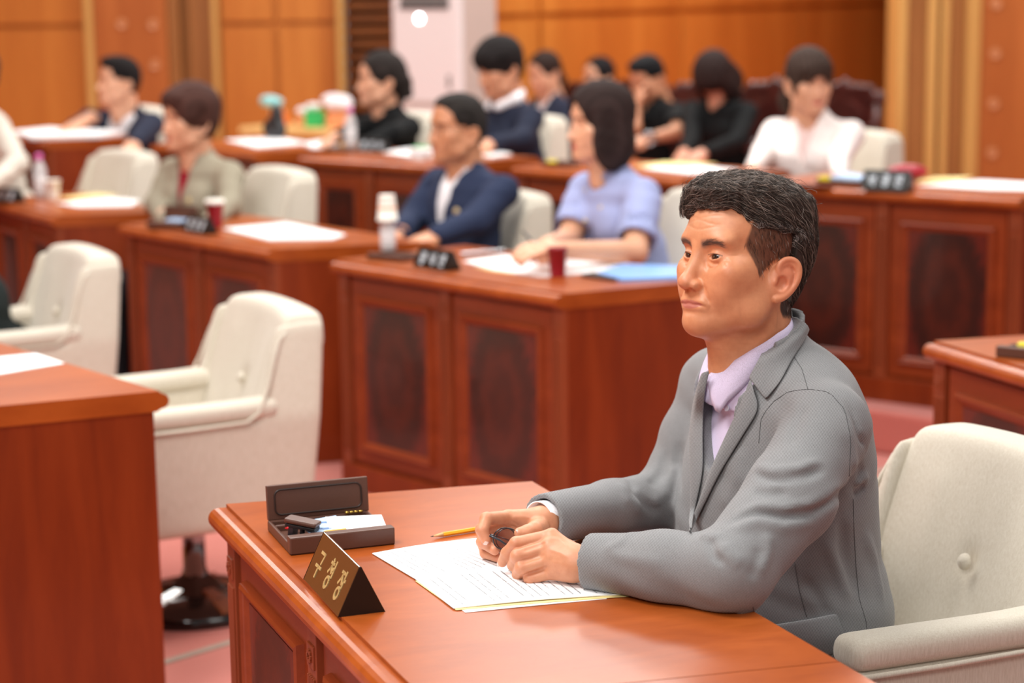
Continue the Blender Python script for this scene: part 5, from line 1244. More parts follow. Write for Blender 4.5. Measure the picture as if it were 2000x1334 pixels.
# open booklet of printed pages under the hands
zt = .7502
q = [onz(727, 1083, zt), onz(808, 1131, zt), onz(886, 1191, zt), onz(1244, 1161, zt), onz(1110, 1095, zt), onz(985, 1050, zt)]
doc = put('document', 'open booklet of printed white pages under the seated man\'s hands', 'document', (q[1][0], q[1][1], zt))
O = np.array([q[1][0], q[1][1], zt])
def page(name, a, b, c, d, mat, lift=(0.0, .003), n=14, parent=doc, th=.0012):
    """a,b spine side; page surface from a-b edge to d-c edge"""
    a, b, c, d = [np.array(x) - O for x in (a, b, c, d)]; V = []
    for k in (0, 1):
        for i in range(n):
            for j in range(n):
                u, w = i / (n - 1), j / (n - 1); p = (a * (1 - u) + b * u) * (1 - w) + (d * (1 - u) + c * u) * w
                V.append((p[0], p[1], lift[0] + lift[1] * math.sin(math.pi * min(1, w * 1.15)) * (1 - .25 * u) + k * th))
    F = []; N = n * n
    for i in range(n - 1):
        for j in range(n - 1):
            s = i * n + j; F += [(s, s + n, s + n + 1, s + 1), (N + s, N + s + 1, N + s + n + 1, N + s + n)]
    for i in range(n - 1):
        for (s, t_) in ((i, i + 1), (i * n, (i + 1) * n), ((n - 1) * n + i, (n - 1) * n + i + 1), (i * n + n - 1, (i + 1) * n + n - 1)): F.append((s, t_, N + t_, N + s))
    return MB().add(V, F).build(name, mat, parent, smo=False)
right = [q[1], q[2], q[3], onz(1150, 1095, zt)]
page('page', onz(860, 1160, zt), onz(909, 1197, zt), onz(1185, 1170, zt), onz(1150, 1110, zt), 'paper', (0.0, .0006), th=.0006)
page('cover_sheet', onz(811, 1136, zt), onz(891, 1193, zt), onz(1228, 1166, zt), onz(1150, 1100, zt), 'yellow_paper', (.0007, .001), th=.0006)
page('page', right[0], right[1], right[2], onz(1165, 1100, zt), 'paper', (.0014, .0030))
page('page', q[0], q[1], onz(1165, 1098, zt), onz(1000, 1046, zt), 'paper', (.0010, .0030))
# lines of small printed characters
rng = np.random.default_rng(11)
def print_lines(a, b, c, d, nl, mat_dark, zz, name, u0=.08, u1=.95, w0=.06, w1=.96, par=doc):
    a, b, c, d = [np.array(x) - O for x in (a, b, c, d)]; m = MB()
    def P(u, w):
        p = (a * (1 - u) + b * u) * (1 - w) + (d * (1 - u) + c * u) * w; return np.array([p[0], p[1], zz + .0030 * math.sin(math.pi * min(1, w * 1.15)) * (1 - .25 * u)])
    for k in range(nl):
        w = w0 + (w1 - w0) * k / nl; u = u0 + .02 * rng.random(); end = u1 - (.35 * rng.random() if rng.random() < .35 else .02)
        if rng.random() < .12: continue
        while u < end:
            L = .010 + .012 * rng.random(); hw = .0085
            for s in range(2):
                uu = u + s * L * .5; o0 = rng.uniform(-.3, .3)
                p = [P(uu, w), P(uu + L * .32, w + .001), P(uu + L * .32, w + hw), P(uu, w + hw)]; m.add(p, [(0, 1, 2, 3)])
            u += L * 1.25 + (.012 if rng.random() < .22 else 0)
    return m.build(name, mat_dark, par)
print_lines(right[0], right[1], right[2], onz(1165, 1100, zt), 21, 'ink_grey', .0030, 'printed_text')
print_lines(q[0], q[1], onz(1165, 1098, zt), onz(1000, 1046, zt), 22, 'ink_grey', .0026, 'printed_text')

def sheet(name, label, pts, z, mat='paper', th=.004, cat='papers', group=None):
    P = [onz(x, y, z) for x, y in pts]; c = np.mean(P, 0); m = MB(); m.prism([(p[0] - c[0], p[1] - c[1]) for p in P], 0, th, 'z')
    o = m.build(name, mat, loc=(c[0], c[1], z)); tag(o, label, cat, group)
    return o
def cup(label, px, py, z, r0=.024, r1=.033, h=.078, body='cup_white', lid=None, flip=False, group=None, mark=False):
    p = onz(px, py, z); r = put('paper_cup', label, 'cup', p, 20, group); m = MB(); rim = .0022
    prof = [(0, .002), (r0 - .001, .002), (r0, 0), (r0, .001), (r1, h), (r1 + rim, h + .001), (r1 + rim, h + .004), (r1 - .001, h + .003), (r1 - .002, h - .003), (r0 - .002, .006), (0, .006)]
    if flip: prof = [(a, h + .004 - b) for a, b in prof]
    m.lathe(prof, 32); m.build('cup_wall', body, r, smo=True)
    if lid: MB().lathe([(r1 - .001, h - .004), (r1 + .004, h - .003), (r1 + .004, h + .005), (r1 + .001, h + .010), (0, h + .009)], 32).build('lid', lid, r, smo=True)
    if mark: MB().lathe([(np.interp(zz, [0, h], [r0, r1]) + .0006, zz) for zz in (.03, .045)], 32).build('print_band', 'orange_box', r, smo=True)
    return r
def bottle(label, px, py, z, h=.185, r=.028, cap='pink_cap', group=None):
    p = onz(px, py, z); o = put('water_bottle', label, 'bottle', p, 0, group)
    MB().lathe([(0, 0), (r * .9, 0), (r, .006), (r, h * .25), (r * .93, h * .30), (r, h * .35), (r, h * .55), (r * .95, h * .66), (r * .6, h * .80), (r * .42, h * .86), (r * .42, h * .90), (0, h * .90)], 28).build('bottle_body', 'bottle_plastic', o, smo=True)
    MB().lathe([(0, .002), (r * .93, .002), (r * .95, h * .25), (r * .95, h * .5), (0, h * .5)], 24).build('label_sleeve', 'white_plastic', o, smo=True)
    if cap: MB().lathe([(0, h * .86), (r * .52, h * .86), (r * .52, h * .985), (r * .45, h), (0, h)], 20).build('cap', cap, o, smo=True)
    return o
# left-hand near desk
sheet('paper_sheet', 'white sheet lying on the desk cut off by the left edge', [(-150, 712), (70, 691), (126, 710), (-20, 735)], .7502, th=.0015)
# right-hand desk
rp = onz(1944, 697, .75); c = pen_case('brown pencil case at the right edge of the picture', rp, -36, W=.16, D=.10, lid_deg=0, h=.026)
m = MB(); m.box(0, .10, -.012, .012, 0, .012); o = m.build('highlighter', 'yellow_plastic', loc=(rp[0] + .055, rp[1] + .012, .770), rot=(0, 0, math.radians(-30)), bevel=.003); tag(o, 'yellow highlighter lying in the pencil case at the right edge', 'pen')
# desk of the woman in light blue
p = onz(716, 506, .75); pen_case('dark open pencil case beside the upside-down paper cup', p, -38, W=.15, D=.11, lid_deg=0, h=.020)
bottle('clear water bottle carrying an upside-down paper cup', 758, 489, .768, h=.125, r=.026, cap=None)
u = cup('white paper cup set upside down on a water bottle', 758, 489, .768, r0=.026, r1=.033, h=.078, flip=True, mark=True); u.location.z += .098
pL = onz(806, 520, .75); pR = onz(880, 532, .75); d = pR - pL
KS = dict(mat='plate_black', lmat='silver_letter', L=.170, D=.060, H=.060)
nameplate('black nameplate with silver letters on the desk of the woman in light blue', pL, math.degrees(math.atan2(d[1], d[0])), keys=('a', 'b', 'c'), **KS)
sheet('paper_sheet', 'large white papers under the clasped hands of the woman in light blue', [(905, 511), (985, 500), (1230, 516), (1215, 528), (1060, 542), (965, 528)], .7502, th=.003)
sheet('paper_sheet', 'brown sheet peeping out under the white papers beside the nameplate', [(925, 522), (965, 524), (1010, 536), (960, 530)], .7502, 'tray_table', th=.0012)
cup('red paper cup with a pale rim, standing before the woman in light blue', 1089, 540, .7502, r0=.022, r1=.030, h=.083, body='cup_red')
sheet('folder', 'bright blue folder with white page edges lying right of the red paper cup', [(1165, 538), (1215, 521), (1400, 528), (1390, 545), (1215, 551)], .7502, 'blue_folder', th=.010, cat='folder')
sheet('pen_pouch', 'slim dark pouch lying before the blue folder', [(1135, 541), (1160, 535), (1215, 545), (1200, 550)], .7502, 'dark_plastic', th=.008, cat='pouch')
p0, p1 = onz(900, 497, .762), onz(985, 490, .762); m = MB(); m.tube([tuple(p0), tuple(p1)], .006, 8); o = m.build('tablet', 'steel'); tag(o, 'silver edge of a tablet lying behind the nameplate, left of the clasped hands', 'tablet')
# desk of the woman in olive
p = onz(286, 446, .75); pen_case('open brown pencil case with its lid up beside the red lidded cup', p, -30, W=.15, D=.10, lid_deg=80, lid_h=.06)
m = MB(); m.box(0, .07, 0, .05, 0, .01); q_ = onz(322, 434, .772); o = m.build('tissue_pack', 'money_blue', loc=tuple(q_), rot=(0, 0, -.4), bevel=.003); tag(o, 'pale blue packet lying in the pencil case below the olive jacket', 'packet')
pL = onz(356, 451, .75); pR = onz(416, 463, .75); d = pR - pL
nameplate('black nameplate with silver letters in front of the red lidded cup', pL, math.degrees(math.atan2(d[1], d[0])), keys=('c', 'd', 'a'), **KS)
cup('red paper cup with a white lid on the desk of the woman in olive', 421, 444, .7502, r0=.024, r1=.033, h=.092, body='cup_red', lid='cup_white')
sheet('paper_sheet', 'spread of white papers right of the red lidded cup', [(436, 448), (560, 436), (676, 460), (650, 468), (525, 470)], .7502, th=.004)
# desk at left edge
pL = onz(-22, 393, .75); nameplate('black nameplate cut by the left edge, silver letters', pL, -38, keys=('b', 'a', 'd'), **KS)
bottle('pink-capped water bottle on the desk at the left edge', 80, 386, .75, h=.185, r=.028)
cup('plain white paper cup beside the pink-capped bottle', 104, 388, .75, r0=.023, r1=.032, h=.075)
sheet('paper_sheet', 'white papers right of the plain paper cup', [(112, 398), (215, 387), (272, 392), (258, 403), (150, 405)], .7502, th=.003)
sheet('envelope', 'yellowish envelope behind the white papers at the left edge desk', [(115, 388), (190, 379), (232, 383), (150, 391)], .7502, 'yellow_paper', th=.004, cat='envelope')
# back row
Z9 = .9002
sheet('paper_sheet', 'long pile of white papers before the man in navy at far left', [(20, 262), (95, 254), (240, 262), (190, 270), (60, 273)], Z9, th=.016)
sheet('paper_sheet', 'white and cream papers right of the woman in olive, back row', [(440, 275), (540, 270), (606, 281), (500, 290)], Z9, th=.006)
b_ = put('handbag', 'small black bag standing on the back-row desk left of the tissue boxes', 'bag', onz(537, 272, Z9), -40); v = Vol((-.10, -.06, -.01), (.10, .06, .20), .006)
v.ell((0, 0, .05), (.075, .035, .055), .03); v.ell((.02, 0, .12), (.034, .026, .045), .03); v.half((0, 0, 0), (0, 0, -1)); V_, F_ = v.mesh(1); link('bag_body', mesh_np('bag_body', V_, F_), 'graphite', b_, smo=True)
MB().tube([(-.03, 0, .08), (-.01, 0, .15), (.02, 0, .175), (.045, 0, .14), (.05, 0, .09)], .005, 8).build('handle', 'black_rubber', b_, smo=True)
sheet('paper_sheet', 'crumpled white papers right of the small black bag', [(590, 283), (640, 275), (662, 287), (610, 292)], Z9, th=.010)
p = onz(632, 296, .90); pen_case('dark pencil case left of the back-row pink-capped bottle', p, -38, W=.14, D=.09, lid_deg=0, h=.02)
bottle('pink-capped water bottle before the curly-haired woman', 685, 291, .90, h=.185, r=.028)
pL = onz(694, 296, .90); nameplate('black nameplate with dull silver letters right of the back-row bottle', pL, -39, keys=('d', 'c', 'b'), **KS)
sheet('paper_sheet', 'white and pink papers right of the back-row nameplate', [(750, 301), (800, 293), (868, 304), (820, 313)], Z9, th=.010)
tp = put('tissue_pack', 'rounded white and green tissue pack lying on papers behind the bespectacled man', 'tissue pack', onz(822, 304, .912), -35)
v = Vol((-.07, -.05, -.005), (.07, .05, .05), .004); v.ell((0, 0, .018), (.058, .038, .02), .01); V_, F_ = v.mesh(1); link('pack_body', mesh_np('pack_body', V_, F_), 'white_plastic', tp, smo=True)
MB().box(-.03, .03, -.02, .02, .034, .040).build('flap', 'green_box', tp, bevel=.003)
sheet('paper_sheet', 'white papers in front of the woman with the white collar', [(918, 302), (960, 296), (1000, 303), (960, 309)], Z9, th=.006)
p = onz(1056, 323, .90); pen_case('dark pencil case with a yellow-green eraser behind the woman in light blue', p, -42, W=.14, D=.09, lid_deg=0, h=.02)
m = MB(); m.box(-.02, .02, -.01, .01, 0, .012); q_ = onz(1078, 318, .918); o = m.build('eraser', 'yellow_plastic', loc=tuple(q_), bevel=.002); tag(o, 'yellow-green eraser behind the chin of the woman in light blue', 'eraser')
sheet('paper_sheet', 'white papers before the bowed woman in black', [(1255, 330), (1330, 322), (1445, 333), (1350, 341)], Z9, th=.004)
sheet('envelope', 'cream envelope behind the white papers before the bowed woman', [(1240, 326), (1300, 318), (1400, 322), (1330, 330)], Z9, 'yellow_paper', th=.006, cat='envelope')
p = onz(1592, 361, .90); pen_case('open brown pencil case in front of the woman in ivory', p, -36, W=.16, D=.12, lid_deg=0, h=.02)
m = MB(); m.box(0, .14, 0, .10, 0, .006); o = m.build('case_lid', 'wood_front', loc=tuple(onz(1545, 346, .93)), rot=(0, 0, -.6), bevel=.002); tag(o, 'brown case lid lying left of the open pencil case before the woman in ivory', 'lid'); o.location.z = .90
m = MB(); m.box(-.02, .02, -.012, .012, 0, .014); o = m.build('eraser', 'yellow_plastic', loc=tuple(onz(1610, 352, .918)), bevel=.002); tag(o, 'yellow eraser in the pencil case before the woman in ivory', 'eraser')
sheet('memo_pad', 'pale blue note pad left of the right-hand nameplate', [(1620, 349), (1650, 340), (1692, 346), (1680, 354)], .915, 'money_blue', th=.008, cat='note pad')
pL = onz(1681, 369, .90); pR = onz(1778, 374, .90); d = pR - pL
nameplate('black nameplate with bright silver letters in front of the woman in ivory', pL, math.degrees(math.atan2(d[1], d[0])), keys=('b', 'a', 'c'), mat='plate_black', lmat='silver_letter', L=.172, D=.062, H=.066)
v = Vol((-.09, -.05, -.005), (.09, .05, .06), .005); v.ell((0, 0, .025), (.075, .036, .028), .01); V_, F_ = v.mesh(1); o = link('pouch', mesh_np('pouch', V_, F_), 'red_leather', None, tuple(onz(1772, 349, .905)), True); tag(o, 'red pouch lying behind the right-hand nameplate', 'pouch')
sheet('envelope', 'cream envelope between the red pouch and the white papers at the right', [(1790, 357), (1825, 349), (1900, 348), (1870, 357)], Z9, 'yellow_paper', th=.006, cat='envelope')
sheet('paper_sheet', 'wide spread of white papers at the right end of the back row', [(1795, 364), (1915, 353), (2090, 362), (2070, 374), (1930, 372)], Z9, th=.004)
# service table by the back wall
a = aty(470, 247, 12.5); b = aty(668, 255, 12.1); TZ = a[2]
tb = put('side_table', 'small pale wood table holding tissue boxes by the back wall', 'table', (a[0], a[1], .15), math.degrees(math.atan2(b[1] - a[1], b[0] - a[0]))); Lt = float(np.linalg.norm((b - a)[:2]))
MB().box(0, Lt, -.02, .42, TZ - .15 - .045, TZ - .15).build('table_top', 'tray_table', tb, bevel=.006)
for x in (.04, Lt - .04):
    for y in (.02, .38): MB().box(x - .02, x + .02, y - .02, y + .02, 0, TZ - .15 - .045).build('leg', 'tray_table', tb)
def tpt(u, v, z=0): ang_ = tb.rotation_euler[2]; return (a[0] + u * math.cos(ang_) - v * math.sin(ang_), a[1] + u * math.sin(ang_) + v * math.cos(ang_), TZ + z)
def crumple(name, c, r, mat, parent, seed):
    v = Vol(np.array(c) - np.array(r) * 1.5, np.array(c) + np.array(r) * 1.5, .006); g_ = np.random.default_rng(seed)
    for k in range(9): v.ell(np.array(c) + g_.uniform(-.45, .45, 3) * r, np.array(r) * g_.uniform(.35, .6), .012)
    V_, F_ = v.mesh(1); return link(name, mesh_np(name, V_, F_), mat, parent, smo=True)
t1 = put('utensil_cup', 'white and orange container with a turquoise cloth on the side table', 'container', tpt(Lt * .22, .15), 0)
MB().lathe([(0, 0), (.036, 0), (.040, .10), (.036, .10), (.033, .01), (0, .01)], 20).build('container_wall', 'cup_white', t1, smo=True); MB().box(.03, .075, -.03, .03, 0, .085).build('orange_carton', 'orange_card', t1, bevel=.003)
crumple('turquoise_cloth', (-.03, 0, .15), (.085, .03, .05), 'glasses_cloth', t1, 3)
t2 = put('wet_wipe_pack', 'small white packet on the side table between the turquoise cloth and green box', 'packet', tpt(Lt * .42, .22), 0); MB().box(-.05, .05, -.03, .03, 0, .06).build('pack_body', 'orange_box', t2, bevel=.01); crumple('white_tissue', (0, 0, .09), (.06, .03, .03), 'white_cloth', t2, 5)
t3 = put('tissue_box', 'green tissue box with a white tissue on the side table', 'tissue box', tpt(Lt * .60, .15), 0); MB().box(-.06, .06, -.05, .05, 0, .10).build('box_body', 'green_box', t3, bevel=.004); crumple('tissue', (-.01, 0, .125), (.05, .03, .03), 'white_cloth', t3, 7)
t4 = put('tissue_box', 'orange box under a big white bag at the right end of the side table', 'box', tpt(Lt * .83, .15), 0); MB().box(-.065, .075, -.05, .05, 0, .09).build('box_body', 'orange_box', t4, bevel=.004); crumple('white_bag', (0, 0, .145), (.105, .05, .06), 'white_cloth', t4, 9)
# floor-standing air conditioner
acx = aty(770, 300, 12.2); ac = put('air_conditioner', 'tall white floor-standing air conditioner against the back wall', 'air conditioner', (acx[0], acx[1], .15), -33)
w_, d_ = .505, .40
MB().box(0, w_, 0, d_, 0, 1.72).build('cabinet', 'white_plastic', ac, bevel=.02)
MB().box(w_, w_ + .004, .03, d_ - .02, .05, 1.7).build('side_panel', 'side_plastic', ac)
z1 = aty(830, 18, 12.1)[2] - .15
m = MB(); m.box(.07, w_ - .08, -.004, .0, z1, z1 + .20); m.build('outlet', 'grey_plastic', ac)
m = MB()
for k in range(3): m.box(.07, w_ - .08, -.012, .0, z1 + .005 + k * .075, z1 + .028 + k * .075)
m.build('vent_slot', 'vent_dark', ac)
z2 = aty(830, 197, 12.1)[2] - .15; MB().box(0.0, w_, -.003, .0, z2 - .035, z2).build('trim_band', 'side_plastic', ac)
z3 = aty(880, 155, 12.1)[2] - .15; MB().box(w_ - .10, w_ - .075, -.003, 0, z3 - .05, z3 + .03).build('logo_strip', 'grey_plastic', ac)
MB().lathe([(0, .004), (.022, .003), (.025, 0)], 20).build('glare_dot', 'glare_emission', ac, smo=True, loc=(.21, -.001, aty(835, 36, 12.1)[2] - .15), rot=(math.pi / 2, 0, 0))  # glowing dot added to imitate a reflected glare on the front
# ================================================================== THE OTHER PEOPLE
def hair_vol(style, h=.0045):
    v = Vol((-.17, -.14, -.30), (.16, .14, .18), h)
    v.ell((-.012, 0, .040), (.1035, .083, .090), .01)
    if style == 'short_m':
        v.ell((-.046, 0, .010), (.068, .078, .080), .015); v.ell((.03, 0, .096), (.070, .062, .030), .02); v.ell((-.046, 0, -.03), (.050, .056, .045), .02)
        cut = [((.085, 0, -.045), (.072, .110, .108)), ((.02, .085, -.06), (.065, .04, .075)), ((.02, -.085, -.06), (.065, .04, .075))]
        low = -.085
    elif style == 'thin_m':
        v.ell((-.046, 0, .010), (.070, .080, .082), .015); v.ell((-.046, 0, -.03), (.052, .058, .045), .02); v.ell((.02, 0, .092), (.060, .055, .026), .02)
        cut = [((.092, 0, -.030), (.082, .110, .115)), ((.02, .085, -.06), (.065, .04, .075)), ((.02, -.085, -.06), (.065, .04, .075))]; low = -.088
    elif style == 'perm':
        v.ell((-.020, 0, .050), (.118, .102, .100), .02); v.ell((-.045, 0, -.005), (.082, .092, .080), .02); v.ell((.055, .0, .080), (.050, .075, .036), .02); v.ell((.03, .07, .02), (.035, .025, .05), .02); v.ell((.03, -.07, .02), (.035, .025, .05), .02)
        cut = [((.105, 0, -.055), (.075, .062, .112))]; low = -.095
    elif style == 'dome':
        v.ell((-.010, 0, .052), (.116, .098, .098), .02); v.ell((.045, 0, .060), (.064, .076, .050), .02); v.ell((-.045, 0, .0), (.072, .084, .080), .02)
        cut = [((.105, 0, -.085), (.078, .066, .112)), ((.03, .09, -.085), (.06, .05, .07)), ((.03, -.09, -.085), (.06, .05, .07))]; low = -.095
    elif style == 'bob':
        v.ell((-.008, 0, .045), (.114, .093, .096), .02); v.ell((-.050, 0, -.06), (.068, .085, .10), .03)
        for s in (1, -1): v.ell((-.010, s * .072, -.050), (.070, .026, .105), .02)
        cut = [((.108, 0, -.050), (.078, .066, .128))]; low = -.165
    elif style == 'curly':
        v.ell((-.02, 0, .042), (.108, .090, .094), .02); v.ell((-.075, 0, .0), (.062, .080, .085), .02)
        g_ = np.random.default_rng(4)
        for k in range(14): v.ell((-.105 + g_.uniform(-.03, .02), g_.uniform(-.05, .05), -.05 + g_.uniform(-.06, .05)), (.026, .026, .026), .012)
        cut = [((.098, 0, -.040), (.082, .090, .120)), ((.03, .08, -.07), (.05, .04, .06)), ((.03, -.08, -.07), (.05, .04, .06))]; low = -.16
    elif style == 'tied':
        v.ell((-.016, 0, .040), (.104, .086, .091), .02); v.ell((-.095, 0, .0), (.038, .040, .045), .02); v.chain([(-.10, 0, -.01), (-.115, .01, -.08), (-.10, .01, -.14)], [.030, .028, .014], .02)
        cut = [((.100, 0, -.035), (.082, .092, .118)), ((.01, .085, -.07), (.055, .04, .065)), ((.01, -.085, -.07), (.055, .04, .065))]; low = -.16
    elif style == 'fringe_tied':
        v.ell((-.010, 0, .046), (.110, .090, .094), .02); v.ell((.062, 0, .058), (.040, .070, .040), .02); v.ell((-.05, 0, .0), (.07, .082, .075), .02)
        v.chain([(-.07, -.04, -.03), (-.085, -.05, -.10), (-.07, -.06, -.135)], [.038, .036, .018], .02)
        for s in (1, -1): v.ell((.028, s * .074, .005), (.022, .016, .060), .015)
        cut = [((.112, 0, -.075), (.072, .060, .112))]; low = -.15
    elif style == 'long':
        v.ell((-.012, 0, .046), (.120, .106, .104), .02); v.ell((-.05, 0, -.08), (.082, .105, .15), .03)
        for s in (1, -1): v.ell((.030, s * .078, -.060), (.064, .036, .135), .02)
        v.ell((.045, 0, .06), (.060, .085, .05), .02)
        cut = [((.112, 0, -.085), (.060, .034, .100))]; low = -.28
    for c, r in cut: v.ell(c, r, .008, 's')
    X, Y, Z = v._xyz((slice(None),) * 3); v.d = np.maximum(v.d, (low - Z + 0.25 * np.clip(X + .02, -.1, .1) + 0 * Y).astype(np.float32))
    v.d += (.0012 * np.sin(X * 120 + Y * 170) * np.sin(Z * 140 + X * 60)).astype(np.float32)
    return v
def half_near(v, p, n, rad, k=.002):
    X, Y, Z = v._xyz((slice(None),) * 3); n = np.array(n, float); n /= np.linalg.norm(n); d = (X - p[0]) * n[0] + (Y - p[1]) * n[1] + (Z - p[2]) * n[2]
    v.d = np.maximum(v.d, np.where((X - p[0]) ** 2 + (Y - p[1]) ** 2 + 0 * Z < rad * rad, d, -1).astype(np.float32))
def simple_hand(v, wr, d, n, s):
    """relaxed hand from wrist wr along d, palm facing -n, thumb on side s"""
    d = d / np.linalg.norm(d); n = n - (n @ d) * d; n /= np.linalg.norm(n); t = np.cross(n, d) * s
    for i, (o, L) in enumerate(((.028, .92), (.010, 1.0), (-.008, .95), (-.025, .78))):
        k = wr + d * .082 + t * o; v.cap(wr + t * o * .5, k, .015, .0115, .012)
        a = k + d * .036 * L - n * .010; b = a + d * .020 * L - n * .016; c = b + d * .010 * L - n * .014; v.chain([k, a, b, c], [.0100, .0092, .0085, .0075], .003)
    v.chain([wr + d * .02 + t * .018, wr + d * .055 + t * .042 - n * .012, wr + d * .085 + t * .040 - n * .022], [.014, .0115, .0090], .006)
def person(label, head, hf, hp=0.0, hr=0.0, bf=None, style='short_m', hair=(30, 26, 26), skin_c=(226, 170, 138), top='navy_cloth', open_=None, inner='white_cloth', sleeve='long',
           lean=.05, sh_w=.185, arms=None, fem=0.0, deskz=.75, z0=0.0, trousers='black_trousers', hv_h=.0036, badge=None, collar=None, glasses=False, vdepth=.20, lips=(196, 112, 104), neckdrop=.17, group=None, hidden_legs=True, headscale=1.0):
    head = np.array(head); bf = hf if bf is None else bf; a = math.radians(bf); fw = np.array([math.cos(a), math.sin(a), 0]); lf = np.array([-math.sin(a), math.cos(a), 0])
    hipw = head - fw * (.10 + lean * 1.6); r = empty('person', (hipw[0], hipw[1], z0), a); tag(r, label, 'person', group)
    Mx = Matrix.Translation((hipw[0], hipw[1], z0)) @ Matrix.Rotation(a, 4, 'Z'); Mi = Mx.inverted(); Hm = Mi @ head_matrix(head, hf, hp, hr) @ Matrix.Scale(headscale, 4)
    loc = lambda p: np.array(Mi @ Vector(p)); H = loc(head)
    nb = H + np.array([-.045, 0, -neckdrop]); hip = np.array([.0, H[1] * .3, nb[2] - .44]); mid = (nb + hip) / 2
    SL = nb + np.array([-.010, sh_w, -.050]); SR = nb + np.array([-.010, -sh_w, -.050]); dz = deskz - z0
    if arms is None: arms = {}
    def arm(side, S_):
        s = 1 if side == 'L' else -1
        if side in arms: return [loc(p) for p in arms[side]]
        e = S_ + np.array([.13, s * .045, -.25]); e[2] = max(e[2], dz + .045) if S_[2] - dz > .12 else e[2]; w = e + np.array([.20, -s * .13, 0.0]); w[2] = max(dz + .03, min(e[2], dz + .05)); return [e, w]
    EL_, WL_ = arm('L', SL); ER_, WR_ = arm('R', SR)
    lo = np.minimum.reduce([SL, SR, EL_, ER_, WL_, WR_, hip]) - .16; hi = np.maximum.reduce([SL, SR, EL_, ER_, WL_, WR_, hip, nb]) + .16; hi[2] = nb[2] + .10; lo[2] = hip[2] - .14
    cw = .9 if fem else 1.0
    def body_shape(v, o=0.0):
        c1 = nb + (hip - nb) * .34; c2 = nb + (hip - nb) * .68; c0 = nb + (hip - nb) * .14
        v.ell(c0 + (.00, 0, 0), (.080 + o, .140 * cw + o, .085 + o), .05); v.ell(c1 + (.015, 0, 0), (.108 * cw + o, .155 * cw + o, .150 + o), .05)
        if fem:
            for s in (1, -1): v.ell(c1 + (.085, s * .065, .00), (.050 + o, .058 + o, .055 + o), .04)
        v.ell(c2 + (.015, 0, 0), (.108 * cw + o, .145 * cw + o, .150 + o), .05); v.ell(hip + (.02, 0, 0), (.135 + o, .175 + o, .110 + o), .05)
    t = Vol(lo, hi, .0085); body_shape(t, .010)
    sleeve_r = (.054, .046, .040) if not fem else (.048, .040, .033)
    for S_, E_, W_ in ((SL, EL_, WL_), (SR, ER_, WR_)):
        t.cap(nb + (-.01, 0, -.03), S_, .045, .050, .04)
        if sleeve == 'long': t.chain([S_, E_, W_ - (W_ - E_) * .06], [sleeve_r[0] + .008, sleeve_r[1] + .006, sleeve_r[2]], .02)
        else:
            q = S_ + (E_ - S_) * .80; t.chain([S_, q], [sleeve_r[0] + .014, sleeve_r[1] + .026], .02)
            d_ = (q - S_) / np.linalg.norm(q - S_); X, Y, Z = t._xyz((slice(None),) * 3); ax = (X - q[0]) * d_[0] + (Y - q[1]) * d_[1] + (Z - q[2]) * d_[2]
            rd = np.sqrt(np.maximum((X - q[0]) ** 2 + (Y - q[1]) ** 2 + (Z - q[2]) ** 2 - ax ** 2, 0)); t.d = np.maximum(t.d, np.where((rd < .085) & (ax > -.05) & (ax < .12), ax, -1).astype(np.float32))
            t.cap(q - d_ * .05, q + d_ * .06, .052, .056, .003, 's')
    nk = np.array([H[0] - .030, H[1], nb[2] + .02])
    t.cap(nb + (0, 0, -.02), nb + (.015, 0, .055), .072, .062, .03)
    half_near(t, nb + (.015, 0, .052), (.45, 0, 1), .13); t.cap(nb + (.02, 0, -.01), H + (-.03, 0, -.05), .054, .060, .004, 's')
    X, Y, Z = t._xyz((slice(None),) * 3); y0 = nb[1]; zt_ = nb[2] + .03
    if open_:
        wd = (Z - (zt_ - vdepth)) / vdepth * open_; cv = np.maximum(np.maximum(np.abs(Y - y0) - wd, (zt_ - vdepth) - Z), nb[0] + .02 - X); t.d = -sminp(-t.d, cv.astype(np.float32), .006)
    t.d += (.0028 * np.sin(19 * X + 23 * Y + 5 * np.sin(17 * Z)) * np.sin(25 * Z - 18 * X + 9 * Y)).astype(np.float32)
    V, F = t.mesh(1); link('jacket' if (open_ and sleeve == 'long') else 'blouse', mesh_np('top', V, F), top, r, smo=True)
    if open_ or inner:
        u = Vol(lo, hi, .009); body_shape(u, -.004); u.cap(nb + (0, 0, -.02), nb + (.015, 0, .060), .068, .058, .03); half_near(u, nb + (.015, 0, .060), (.5, 0, 1), .13); u.cap(nb + (.02, 0, -.01), H + (-.03, 0, -.05), .052, .058, .004, 's')
        X, Y, Z = u._xyz((slice(None),) * 3); cv = np.maximum(np.maximum(np.abs(Y - y0) - (Z - (zt_ - .07)) * .5, (zt_ - .07) - Z), nb[0] + .03 - X); u.d = -sminp(-u.d, cv.astype(np.float32), .004)
        V, F = u.mesh(1); link('shirt', mesh_np('shirt', V, F), inner, r, smo=True)
    if collar:
        m = Vol(nb - .14, nb + .14, .006)
        for s in (1, -1): m.cap(nb + (.080, s * .035, .0), nb + (.01, s * .085, .035), .020, .024, .02); m.cap(nb + (.01, s * .085, .035), nb + (-.05, s * .03, .06), .024, .022, .02)
        m.cap(nb + (.02, 0, -.01), H + (-.03, 0, -.05), .060, .066, .004, 's'); V, F = m.mesh(2); link('collar', mesh_np('collar', V, F), collar, r, smo=True)
    # skin
    hv_ = head_vol(hv_h, fem=fem, width=.97 if fem else 1.0); V, F = hv_.mesh(1); base = SK(skin_c); C_ = np.tile(base, (len(V), 1)); brow_col(V, C_, SK((52, 40, 36)), .8, .8); lip_col(V, C_, SK(lips), .9)
    e_ = np.zeros(len(V))
